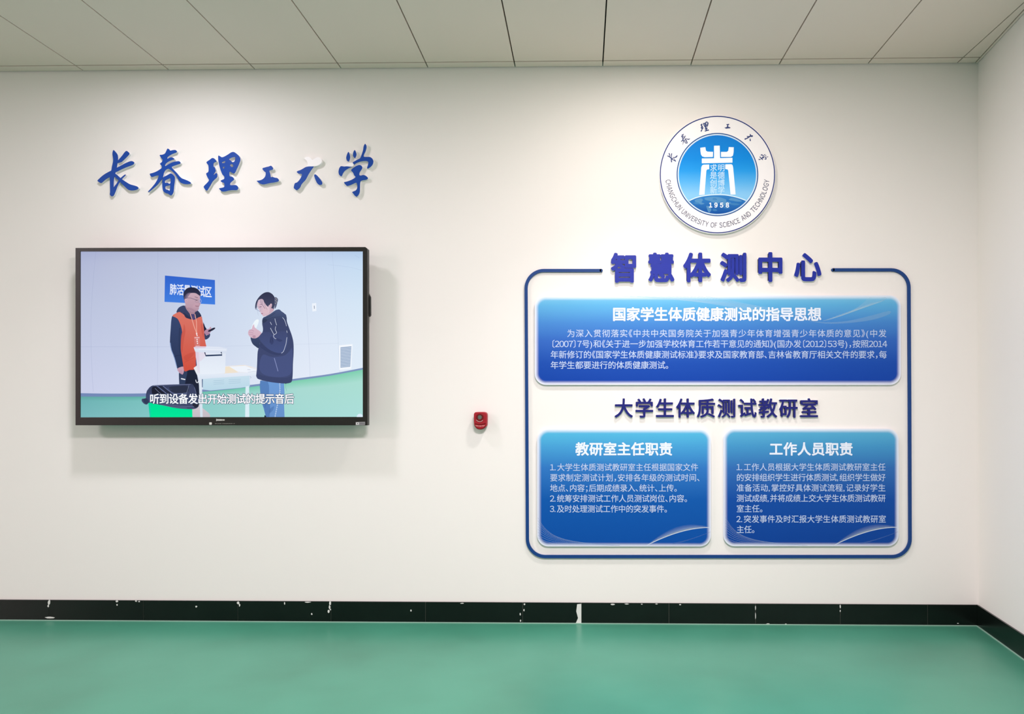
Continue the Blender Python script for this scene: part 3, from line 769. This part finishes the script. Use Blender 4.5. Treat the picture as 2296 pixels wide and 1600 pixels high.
f.build('corner_sticker', M_ink, tv)

# the picture on the screen
f = Flat(TS, 2.5e-5)
KX = [179.8, 260, 353, 470, 600, 700, 813.2]; KYV = [563.2, 590, 680, 780, 880, 935]
KC = [['#a9b0d2', '#afb6d4', '#b4bcd9', '#b9c3e0', '#bccbe8', '#bccde9', '#b4cce9'],
      ['#b3bad8', '#b9c0da', '#bcc5df', '#c1cbe5', '#c6d4ee', '#c9d9f1', '#c6dcf2'],
      ['#bcc4de', '#bfc7e0', '#c3cce4', '#cad6ec', '#d3e0f2', '#d6e3f5', '#d5e6f6'],
      ['#c3cae4', '#c5cde6', '#c9d2ea', '#d0daee', '#d9e4f4', '#dfe8f7', '#dfecf9'],
      ['#cbd0ea', '#cdd3ec', '#d0d6ee', '#d8dff2', '#e0e8f6', '#e6edfa', '#e4eefa'],
      ['#cbd0ea', '#cdd3ec', '#d0d6ee', '#d8dff2', '#e0e8f6', '#e6edfa', '#e4eefa']]
f.k += 1; P = []; C = []; F = []; nx, ny = 48, 30
def klook(x, y):
    i = max(k for k in range(len(KX) - 1) if x >= KX[k] - 1e-6); j = max(k for k in range(len(KYV) - 1) if y >= KYV[k] - 1e-6)
    u = (x - KX[i]) / (KX[i + 1] - KX[i]); v = (y - KYV[j]) / (KYV[j + 1] - KYV[j]); g_ = lambda a, b2: lin(KC[b2][a])
    return mix(mix(g_(i, j), g_(i + 1, j), u), mix(g_(i, j + 1), g_(i + 1, j + 1), u), v)
for j in range(ny + 1):
    for i in range(nx + 1):
        x = 178.8 + (814.2 - 178.8) * i / nx; y = 562.4 + (936.2 - 562.4) * j / ny
        P.append(f.pt(x, y)); C.append((*klook(min(max(x, 179.8), 813.2), min(max(y, 563.2), 935)), 1))
for j in range(ny):
    for i in range(nx): F.append((j * (nx + 1) + i, j * (nx + 1) + i + 1, (j + 1) * (nx + 1) + i + 1, (j + 1) * (nx + 1) + i))
f.mb.add(P, F, 0, C)
# wall seams
for P, w, a in (([(215, 564), (208, 640), (204, 720), (205, 800), (209, 878)], 0.9, 0.55), ([(354, 564), (353.5, 720), (353, 876)], 0.9, 0.5), ([(491, 564), (491, 640)], 0.7, 0.3), ([(601, 564), (601, 655)], 0.7, 0.35), ([(684, 564), (687, 680), (693, 780), (695, 846)], 0.9, 0.45), ([(745, 564), (752, 660), (758, 760), (762, 838)], 0.8, 0.4),
                ([(180, 777), (260, 777), (383, 777)], 0.9, 0.5), ([(505, 776), (575, 774)], 0.8, 0.35), ([(658, 771.5), (740, 770), (760, 769)], 0.8, 0.3)):
    f.line(P, w * 0.9, '#9aa5c6', sm=4, alpha=a * 0.75)
f.line([(735, 593), (780, 598), (812, 606)], 0.7, '#a9b9d8', sm=4, alpha=0.4); f.line([(795, 572), (806, 578)], 0.6, '#9fb0d2', alpha=0.5)
# floor and its skirting
edge = spline([(179, 888.5), (250, 889), (340, 888), (420, 881), (500, 874), (587, 864), (655, 854), (740, 842), (814.2, 828)], 4, False)
top = spline([(179, 881), (250, 882), (340, 881), (420, 875.5), (500, 869), (587, 859.5), (655, 849.5), (740, 838), (814.2, 824)], 4, False)
n = len(edge)
f.raw(top + edge, [(i, i + 1, n + i + 1, n + i) for i in range(n - 1)], '#7389b6', '#7f96bf', True)
f.k += 1; P = []; C = []
FC = [('#62a7a2', '#6fb2b4', '#7ab9bd'), ('#5fb0a4', '#7cc2bf', '#84c6c6'), ('#74c8ae', '#98d3cd', '#9bd5d2'), ('#7ccfae', '#aadbd3', '#a6dbd6'), ('#7fd0b0', '#abdfd3', '#acdfdb')]
FX = [179, 330, 560, 680, 815]
for i, (x, y) in enumerate(edge):
    q = max(k for k in range(4) if x >= FX[k] - 0.5); u = (x - FX[q]) / (FX[q + 1] - FX[q])
    for r_ in range(3):
        yy = (y, y + 10 + 16 * max(0, (x - 500) / 300), 936.2)[r_]
        P.append(f.pt(x, yy)); C.append((*mix(lin(FC[q][r_]), lin(FC[q + 1][r_]), u), 1))
f.mb.add(P, [(3 * i + r_, 3 * i + 3 + r_, 3 * i + 4 + r_, 3 * i + 1 + r_) for i in range(n - 1) for r_ in range(2)], 0, C)
# switch, vent
f.poly([(699.5, 680), (709, 679), (709.5, 697), (700.5, 698)], '#eef4fc'); f.line([(704.5, 685), (705, 692)], 1.2, '#66708c')
f.poly([(760, 774), (790.5, 771), (787.5, 826.5), (761, 829.5)], '#f4f8fe'); f.poly([(763.5, 778.5), (788, 776), (785.5, 821.5), (763.5, 824)], '#8fa5c4')
for k in range(13):
    y = 780.2 + 3.35 * k; f.line([(764, y + 1), (788 - 0.15 * k, y - 1.4)], 1.3, '#dbe6f4')
# blue notice
f.poly([(370, 617.5), (482, 627.5), (482.5, 682.5), (369, 676.5)], '#3263cc', '#4480e2')
f.glyphs([(c, x, y, 16.0, 26, 0.06) for c, x, y in zip('肺活量测试区', (388.5, 404.5, 420, 436, 452, 467.2), (648.2, 649.4, 650.6, 651.8, 653, 654.2))], '#e4ebfc', off=0.02)
# man
f.poly([(392, 707), (399, 698), (412, 688), (424, 700), (438, 703), (446, 700), (453, 711), (458, 745), (456, 775), (440, 822), (408, 824), (398, 800), (388, 760), (388, 725)], '#36416a')
f.poly([(415, 690), (424, 690), (438, 694), (438, 712), (428, 714), (418, 704)], '#a58391')
f.poly([(402, 832), (412, 829), (425, 827), (437, 824), (444, 850), (447, 872), (446, 912), (436, 920), (416, 900), (404, 880), (402, 858)], '#20263a', sm=3)
f.poly([(402, 833), (413, 831), (420, 833), (417, 850), (412, 872), (404, 872), (402.5, 855)], '#33415f', sm=3)
f.line([(406, 848.5), (415.5, 850.5)], 2.4, '#edf0f6'); f.line([(439, 851), (440.5, 856.5), (443.5, 857.5), (445, 854)], 1.6, '#e9edf4', sm=3)
f.poly([(431.5, 917), (440, 911), (447, 906), (454, 914), (464, 922), (470, 928), (470, 934.5), (446, 935.5), (432, 934)], '#d3cad0', '#c4bcc4', sm=3)
f.poly([(456, 722), (460, 732), (464.5, 740), (460, 746), (457, 741)], '#23263f', sm=2)
f.poly([(456, 742), (463, 752), (470.5, 747), (471, 753), (467, 758.5), (460, 761), (457, 752)], '#3a4464', sm=2)
f.poly([(458.5, 742), (464, 738), (469.5, 737), (473.5, 741), (471, 746), (468, 750), (463.5, 751), (459.5, 748)], '#bb91aa', '#a87f9a', sm=3)
f.poly([(466.5, 741.5), (473, 737), (480.5, 734), (483, 735.5), (479.5, 739), (473, 742.5), (468, 743.5)], '#2b2b40', sm=2); f.poly([(469, 737.5), (471.5, 732.8), (474, 733.5), (472.5, 738)], '#c79db0', sm=2)
f.poly([(387.5, 708), (384.5, 716), (383, 735), (381.2, 765), (383, 780), (390, 798), (395, 813), (398.5, 827), (412, 821), (413, 812), (407, 795), (405.5, 770), (407.5, 745), (403.5, 728), (397, 713)], '#394870', '#2c3858', sm=3)
f.line([(381.8, 768), (384.5, 784), (391, 801), (397, 824)], 1.6, '#7f98c8', sm=3); f.line([(403, 735), (402, 765), (404, 790), (410, 812)], 1.6, '#29304c', sm=3, alpha=0.7)
f.line([(390, 800), (397, 797), (406, 796)], 1.0, '#232a45', sm=3, alpha=0.7)
f.poly([(398, 826), (411.5, 821.5), (412.5, 832), (410, 839), (406.5, 838), (401, 834)], '#cba4b4', '#c096ac', sm=3); f.line([(403.5, 829), (405, 836)], 0.7, '#a77f98'); f.line([(407, 829), (408, 838)], 0.7, '#a77f98')
f.poly([(387, 708), (394, 702.5), (403, 699), (412, 705), (424, 713), (437, 716), (444, 712), (451.5, 709), (455, 722), (457.5, 738), (458.5, 752), (461, 768), (463, 782), (452, 790), (440, 800), (438.5, 826), (425, 829), (414, 832), (410.5, 815), (408, 800), (405.5, 780), (406.5, 760), (408.5, 744), (405, 728), (398, 714)], '#d97668', '#d1503f', sm=3)
f.poly([(406, 752), (411, 740), (413, 726), (416, 742), (412, 765), (409, 790), (406, 780)], '#bf4a40', sm=3, alpha=0.5)
f.poly([(412, 800), (424, 792), (436, 790), (430, 800), (418, 808)], '#b8443a', sm=3, alpha=0.35); f.line([(414, 812), (426, 806), (437, 801)], 1.2, '#b3453a', sm=3, alpha=0.5)
f.poly([(452, 724), (456, 738), (457, 756), (453, 748), (451, 734)], '#c2564a', sm=3, alpha=0.6)
f.poly([(415.5, 683), (421, 692), (429, 699), (437, 699), (437.5, 707), (436, 714), (429, 710), (421, 702), (414.5, 692)], '#b08d9c', '#a5808f', sm=2)
f.poly([(426, 703.5), (436.5, 704), (437.5, 716), (433, 717)], '#4d4876')
f.poly([(396, 700.5), (399, 692), (405, 686.8), (414, 684.8), (418, 693), (425.5, 703), (428.5, 711), (431.5, 716), (422, 713.5), (413, 705), (404, 699)], '#3b476c', '#343a58', sm=3)
f.poly([(436.8, 702), (441, 695), (446, 698.5), (452, 708), (446, 711), (438.5, 713)], '#3a4060', '#2f344e', sm=2)
f.poly([(412, 701), (417, 704), (424, 709), (431.5, 716), (424, 714.5), (416, 711)], '#2e3452', sm=3)
f.line([(405, 700), (409, 702.5), (411, 700)], 0.7, '#7a3f45', alpha=0.7)
f.poly([(414.5, 672), (418, 661), (430, 655), (440, 656), (447, 661), (449.2, 668), (449, 676), (450, 680), (448.5, 684.5), (446.5, 688), (446, 693), (441, 697.5), (434, 699.5), (427, 697), (420.5, 690.5), (416, 682)], '#cbabb9', '#b794a4', sm=4)
f.poly([(420, 690), (428, 696), (436, 699), (442, 696), (436, 694), (428, 690)], '#a07c90', sm=3, alpha=0.5)
f.poly([(437, 679), (444, 678), (446, 684), (440, 689), (432, 688)], '#c6a0b0', sm=3, alpha=0.6)
f.poly([(412.2, 668), (411.8, 658), (415, 650.5), (421, 645.5), (430, 643.8), (440, 646), (447, 651.5), (449.8, 658), (450, 663), (446, 661.5), (440, 657.5), (433, 656.5), (427, 657), (422.5, 658.5), (419, 663), (416.8, 669), (414.8, 671.5), (413, 671)], '#23253c', '#363a55', sm=3)
f.poly([(413, 670), (416, 662), (421, 657), (428, 656), (424, 662), (420, 668), (416, 676), (414, 676)], '#6e6280', sm=3, alpha=0.75)
f.poly([(414.5, 671), (418, 669.5), (420.5, 673), (419.5, 679), (416.5, 680.5), (414.8, 676)], '#d5b3c0', '#c09aab', sm=3); f.line([(417, 672.5), (418.6, 675)], 0.8, '#9c7688')
f.line([(419.5, 667.5), (428, 668), (439, 671.8)], 0.9, '#5c5670'); f.line([(437, 665.5), (444, 667)], 1.1, '#6f5a6c', sm=2); f.line([(439, 672.5), (443.5, 673)], 1.3, '#4a3b50')
f.line(circle(442, 674, 4, 4, 14) + [(446, 674)], 0.6, '#7d7690', alpha=0.8); f.line(circle(449.3, 675, 2.6, 4, 14) + [(451.9, 675)], 0.7, '#b9c0dc')
f.line([(438.5, 685.3), (442, 686.4), (446.2, 685.8)], 1.2, '#8b5a6c', sm=3); f.line([(446, 677), (448.4, 680.8), (446, 682)], 0.7, '#a77e90')
f.line([(427, 703), (431, 716), (436, 733), (441, 746)], 1.5, '#efae9f'); f.line([(437.5, 704), (441, 722), (441.4, 746)], 1.5, '#efae9f')
f.poly([(439.5, 746), (443, 746), (442.6, 749.5), (444, 753.2), (441.5, 753.4)], '#f4e3e4')
f.poly([(435.5, 754.5), (448.5, 754), (449.5, 779), (437, 779)], '#d97f76', '#cf6c66'); f.line([(436.5, 757), (447.5, 756.5)], 1.6, '#f0ccd0')
for x, y in ((442.3, 761), (442.6, 765.3), (443.2, 769.6)): f.poly([(x - 1.4, y - 1.4), (x + 1.4, y - 1.5), (x + 1.2, y + 1.3), (x - 1.1, y + 1.4)], '#f6e8ec')
f.line([(439, 774.5), (448, 774)], 1.0, '#e7b4b4')
# desk
f.poly([(451, 852), (456, 848), (560, 841.5), (560.5, 866), (540, 869), (472, 875), (456, 873)], '#c9e0ee', '#b9d8e8', sm=0)
f.poly([(451, 849), (455.2, 849), (455, 868), (453, 868)], '#53678c')
for y in (853.2, 857.2, 861.2): f.line([(479, y), (503, y - 1.4)], 0.8, '#a3c2d6'); f.line([(513, y - 2), (540, y - 3.6)], 0.8, '#a3c2d6')
f.poly([(446, 848), (453, 848), (455, 936), (449.5, 936)], '#dfe7f2', '#d3e2ee'); f.poly([(551, 866), (559, 865), (559.4, 936), (550, 936)], '#d9ecf5', '#dceef6')
f.poly([(434.5, 824.5), (440, 820.5), (480, 819), (507, 820), (550, 817.5), (568, 822), (585, 829.5), (586.5, 835), (580, 839.5), (560, 841.5), (500, 845), (450, 850), (447, 848), (441, 838)], '#eae6ea', '#e3ebf8', sm=0)
f.poly([(506, 822), (548, 818.6), (566, 824), (531, 835), (503, 837)], '#f2e3c8', '#efe3d2'); f.poly([(514.5, 821.5), (550, 819.5), (583, 831.5), (558, 835), (533.5, 833)], '#eff4fc'); f.line([(555, 828.4), (562, 828.6)], 0.8, '#aab2cc'); f.line([(556, 834), (580, 831)], 0.7, '#b9c2dc')
f.poly([(446, 838), (500, 837.6), (558, 835.5), (586, 831.5), (586.3, 836), (580, 839.8), (558, 842), (449, 849.5)], '#e9eff9', '#d9e4f3')
f.line([(561, 843), (563.5, 846), (562, 848)], 0.7, '#9aa9c4')
# storage box
f.poly([(438.6, 788), (506.8, 791), (505, 836), (470, 838.5), (448, 838.5), (443.5, 834), (441, 812)], '#dfe6f4', '#e9f0fa')
f.poly([(438.6, 788), (446, 789), (449, 838), (443.5, 834), (441, 812)], '#dccbe0', '#e4e2ee'); f.poly([(439, 788), (462, 789), (460, 800), (444, 812)], '#e4cfe0', sm=2, alpha=0.5)
f.poly([(434.6, 778.5), (440, 776), (466, 776.4), (492, 777.4), (509.5, 781), (509, 787.5), (507, 792), (446, 789.4), (438, 788)], '#e3e9f6', '#d5deef')
f.poly([(434.6, 778.5), (440, 776), (462, 776.4), (462, 779.5), (440, 781)], '#dcc3d6', alpha=0.8); f.line([(446, 782.5), (508, 784.5)], 1.1, '#f2f6fd')
f.line([(459.5, 789.5), (462, 797.5), (498.5, 796), (496.2, 788.8)], 2.6, '#2f3c5a'); f.line([(462, 797), (498.5, 795.6)], 3.4, '#344464')
# bin with its bag
f.poly([(333, 899), (350, 903), (380, 909), (410, 911), (431.6, 911), (432, 936.2), (336.5, 936.2)], '#00df94', '#04e89a'); f.poly([(333, 903), (338, 905), (339.5, 936.2), (336.5, 936.2)], '#19cfa8', alpha=0.8)
f.poly([(340, 865), (352, 863), (380, 861.6), (405, 861), (428, 860), (434, 863), (439, 872), (441, 881), (444, 892), (446.5, 908), (441, 915), (430, 917), (415, 916.5), (395, 914.5), (370, 909.5), (348, 905), (335, 902.5), (330, 906.5), (324, 905), (318.5, 899), (319.5, 893.5), (327, 893), (328, 884), (331, 874)], '#39415f', '#454c6e', sm=3)
for P, c in (([(342, 868), (352, 866.5), (362, 875), (372, 884), (345, 885), (341, 878)], '#1b1c28'), ([(356, 866), (366, 866), (378, 876), (387, 883), (378, 884), (366, 875)], '#252a3e'), ([(380, 868), (400, 865), (420, 865), (424, 874), (418, 880), (398, 882), (386, 878)], '#2b3145'), ([(322, 894), (330, 893), (334, 900), (330, 905), (324, 902)], '#2f3a56'), ([(330, 884), (342, 882), (350, 900), (336, 900)], '#3f4a70'), ([(432, 906), (445, 900), (446, 909), (438, 914)], '#23252f')):
    f.poly(P, c, sm=3, alpha=0.9)
for P, w, c in (([(352, 865), (362, 872), (374, 882)], 1.6, '#6c789f'), ([(366, 865), (380, 876), (392, 882), (420, 881)], 1.6, '#707ba4'), ([(424, 863), (422, 872), (419, 880)], 1.0, '#79839f'), ([(348, 870), (356, 878), (362, 883)], 0.9, '#8089a8'), ([(345, 864.4), (380, 862.6), (428, 861.4)], 0.9, '#8087ad'), ([(350, 902), (380, 907), (410, 911), (436, 911)], 1.1, '#6a7599'), ([(360, 907), (390, 912), (420, 914.6)], 0.8, '#7d87aa'), ([(436, 868), (440, 880), (443, 894)], 0.9, '#6b7394'), ([(330, 876), (336, 868)], 0.9, '#727ca0')):
    f.line(P, w, c, sm=4, alpha=0.85)
rb = random.Random(11)
for _ in range(26):
    x, y = rb.uniform(336, 436), rb.uniform(868, 908); a_ = rb.uniform(-0.5, 0.6); l_ = rb.uniform(4, 13)
    if y > 894 + (x - 336) * 0.14 or (x > 384 and y < 884): continue
    f.line([(x, y), (x + l_ * 0.5, y + l_ * 0.5 * a_ + rb.uniform(-1, 1)), (x + l_, y + l_ * a_)], rb.uniform(0.5, 1.3), rb.choice(['#232738', '#6d789c', '#5a648a', '#2a2f44']), 0.3, 3, alpha=0.7)
# woman
f.poly([(584, 853), (600, 855), (620, 857), (637, 856), (638.5, 880), (637.4, 905), (638.6, 936.2), (597, 936.2), (593, 920), (587, 900), (584, 878)], '#6d9cd8', '#6892cc', sm=0)
f.poly([(584, 853), (601, 855), (604, 876), (601, 896), (594, 916), (587, 900), (584, 878)], '#4f78b4', sm=2, alpha=0.75); f.poly([(594, 905), (605, 900), (607, 920), (604, 936), (597.5, 936), (593, 920)], '#4a72b0', sm=0, alpha=0.7); f.poly([(606, 916), (615, 910), (612, 920), (604, 926)], '#436aa8', sm=3, alpha=0.5)
f.line([(627, 858), (628, 876), (624, 900), (620, 918), (617, 935)], 1.4, '#a9c7ec', sm=4, alpha=0.8)
for k in range(16):
    y = 860 + 4.8 * k; x = 628 - max(0, k - 4) * 0.95; f.line([(x - 1, y), (x + 1.6, y + 0.4)], 1.0, '#d6e4f6')
f.poly([(592.5, 936.2), (594, 930), (597, 932), (598, 936.2)], '#1f3a4c'); f.line([(641.5, 858), (641, 868), (643.5, 876)], 0.7, '#7fb0b4'); f.poly([(639, 857), (643.5, 857), (642.5, 860), (640, 860)], '#1f3d44')
f.poly([(562.5, 756), (570, 753), (579, 753), (586, 760), (583, 770), (581, 780.5), (573, 776), (566, 769)], '#3d4a6e', '#35415f', sm=3)
f.poly([(590.5, 713), (596, 709.5), (606, 704), (618, 696), (628, 696), (640, 704), (643.5, 712), (644, 721), (650, 738), (655, 752), (658.5, 768), (659, 790), (657.5, 815), (657, 838), (655.5, 852), (652, 857.5), (640, 859.5), (620, 858), (600, 855), (586, 851.5), (577, 847.5), (575.5, 838), (576.5, 828), (577.5, 805), (578.5, 788), (582, 775), (584, 766), (583, 758), (588, 748), (590.5, 737), (588.5, 726)], '#3f476a', '#434d76', sm=3)
f.poly([(590, 795), (610, 800), (640, 796), (655, 780), (656, 815), (650, 840), (620, 845), (590, 838), (582, 820)], '#505d90', sm=4, alpha=0.5)
f.poly([(577, 838), (600, 844), (640, 847), (655, 842), (654, 856), (638, 859), (600, 855), (577.5, 847)], '#3b4468', sm=3, alpha=0.6)
f.poly([(586, 748), (592, 744), (604, 744), (613, 751), (624, 744), (640, 742), (645, 752), (647, 764), (643, 780), (637, 788), (632, 791.5), (620, 790), (604, 783), (590, 770), (580, 756)], '#434c74', '#475484', sm=3)
f.poly([(606, 758), (611, 754), (614, 768), (608, 772)], '#343c64', sm=3, alpha=0.6); f.poly([(617, 757), (628, 760), (634, 763), (628, 766), (620, 762)], '#343c64', sm=3, alpha=0.6)
f.poly([(584, 766), (594, 776), (608, 786), (620, 791), (632, 792), (624, 796), (606, 792), (592, 784), (582, 776)], '#343d63', sm=3, alpha=0.55)
f.poly([(644, 770), (652, 756), (657, 772), (650, 788), (636, 794)], '#3f496f', sm=3, alpha=0.45); f.poly([(590, 728), (597, 722), (610, 724), (606, 742), (592, 744)], '#3c456c', sm=3, alpha=0.5)
f.poly([(589, 716), (591, 712), (597, 709.5), (606, 705.5), (613, 700), (618, 695.5), (626, 693.5), (631, 697), (634, 701), (641, 704.5), (643, 710), (643, 719), (638, 716), (628, 712.5), (616, 715), (606, 717.5), (598, 720), (591, 724.5), (588.6, 722)], '#4c5a80', '#3a4464', sm=3)
f.line([(596, 713), (608, 708), (618, 701)], 1.0, '#333c58', sm=3, alpha=0.7); f.line([(598, 718), (612, 712), (630, 710)], 0.9, '#323a58', sm=3, alpha=0.7); f.poly([(589, 718), (594, 714), (600, 717), (596, 722), (590, 724)], '#2c344e', sm=3, alpha=0.6)
for P in ([(606.5, 721.8), (609.8, 728)], [(607, 735), (610, 741), (615, 750)], [(617, 714), (618.5, 721), (621, 729)], [(619, 731.5), (618, 739), (621, 745), (619, 748), (615, 750.5), (614, 754), (616.5, 758), (620, 759.5)], [(634, 711.5), (638.5, 717), (641.5, 725), (643, 731)], [(643.5, 741), (644.5, 746)], [(644, 756), (642, 770), (639, 780), (636, 788), (631.5, 791.5)]):
    f.line(P, 0.95, '#d3d9ea', sm=3)
f.line([(615.5, 802.5), (619, 814), (624, 832)], 1.5, '#8791c0', sm=3); f.line([(606, 768), (607, 760)], 1.2, '#333b5f'); f.line([(613, 766), (611, 758)], 1.1, '#333b5f')
f.poly([(601, 688), (606, 684), (612, 688), (615, 695), (608, 702), (598, 708), (596, 704)], '#c9a6b6', '#d1b0be', sm=3)
f.poly([(577, 683), (580, 674), (588, 668), (597, 672), (603, 680), (606, 690), (605, 699), (600, 705), (594, 709), (590.5, 708.6), (588, 705), (586.6, 703), (585, 701.8), (585.2, 700), (582.4, 698), (582.6, 695), (579.4, 691.4)], '#d8bccd', '#d6b7c5', sm=3)
f.poly([(594, 686), (602, 690), (603, 699), (596, 704), (590, 698)], '#e0bfc8', sm=3, alpha=0.6)
f.poly([(572.8, 690), (573.6, 681), (576.5, 673), (583, 664), (591, 657.5), (598, 655), (605, 655.5), (612, 660), (616.5, 667), (617.5, 676), (616, 686), (614, 693), (611, 690), (609, 684), (606, 681.5), (603.5, 684), (602, 687.5), (597.5, 684), (593.5, 678), (590, 671), (585, 670.5), (580, 673), (577, 680), (576, 688), (574.5, 694)], '#33364f', '#474a66', sm=3)
f.poly([(603, 684), (606, 680), (610, 680), (612, 686), (610, 692), (606, 684)], '#3d4059', sm=2)
f.line([(580, 672), (576.5, 684), (577, 694)], 1.0, '#4a4763', sm=3, alpha=0.7); f.line([(592, 672), (594, 684), (600, 694)], 0.8, '#5a4f6c', sm=3, alpha=0.6)
f.line([(588, 670), (589, 682), (595, 692)], 1.0, '#5a4f6c', sm=3, alpha=0.8); f.line([(584, 671), (586, 680), (588, 684)], 1.0, '#5a4f6c', sm=3, alpha=0.7); f.line([(574, 690), (578, 698), (580, 707)], 0.5, '#9aa3c4', sm=3, alpha=0.7); f.line([(600, 687), (604, 696), (601, 706)], 0.6, '#e8d8e0', sm=3, alpha=0.6)
f.poly([(616, 668), (619.5, 666), (624, 671), (622.5, 679), (620, 688), (616.5, 692), (616.5, 680)], '#5f647f', sm=3); 
for x, y in ((619, 668.5), (620.5, 671.5), (618.6, 674), (621, 677), (618.2, 680)): f.line([(x - 1, y - 0.8), (x + 1.4, y + 0.8)], 0.8, '#c8bfae')
f.poly([(605.5, 684), (608, 680.5), (610.6, 682), (610, 687.5), (607.6, 690.5)], '#dcbcc8', '#c9a2b2', sm=3)
f.line([(582, 688.4), (587.2, 687.6)], 1.4, '#6f4f66'); f.line([(583, 683.5), (588, 682)], 0.9, '#8c7186'); f.line([(586.5, 703.4), (590, 703)], 1.6, '#9c5870')
f.line([(573.6, 691.4), (577.5, 694.5), (581, 697), (584, 697.6)], 0.9, '#8c93b4', sm=3); f.line([(577.5, 687), (584, 689.6), (586, 694), (584, 697.6)], 0.6, '#9ea4c0', sm=3)
f.poly([(564.5, 737), (568, 726), (572.5, 719), (577, 716), (580.8, 717), (580.4, 723), (577, 732), (572, 740)], '#f1f9fd', '#e6f2fb', sm=3)
f.poly([(557, 747), (559, 740), (565, 737.5), (567, 731), (570.5, 727), (571.5, 733), (577, 738), (583, 742), (587, 746), (584, 751), (579.5, 755.6), (573, 758.5), (566, 757.6), (560, 753.5)], '#dcbccd', '#d3b0c0', sm=3)
f.line([(559.5, 740), (565, 739.8), (570, 742.4)], 0.9, '#b98fa8', sm=3); f.line([(558.6, 744.6), (564, 744.6), (569, 747)], 0.9, '#b98fa8', sm=3); f.line([(559.6, 749), (564.5, 749.5), (569, 751)], 0.8, '#b98fa8', sm=3); f.poly([(567, 753), (573, 751.6), (574, 756.6), (569, 758)], '#a97e94', sm=3, alpha=0.6)
# white object at the lower right corner of the picture, then the caption
f.poly([(800, 935), (801, 931), (804.5, 927.6), (809, 927), (813.6, 930), (813.8, 935)], '#dbeefb', sm=0)
cap = [(c, 347.6 + 21.55 * i, 893.6, 22.6, 24.0) for i, c in enumerate('听到设备发出开始测试的提示音后')]
f.glyphs(cap, '#3a4d6c', off=0.062); f.glyphs(cap, '#fbfcff', off=0.018)
f.build('screen_image', M_scr, tv)
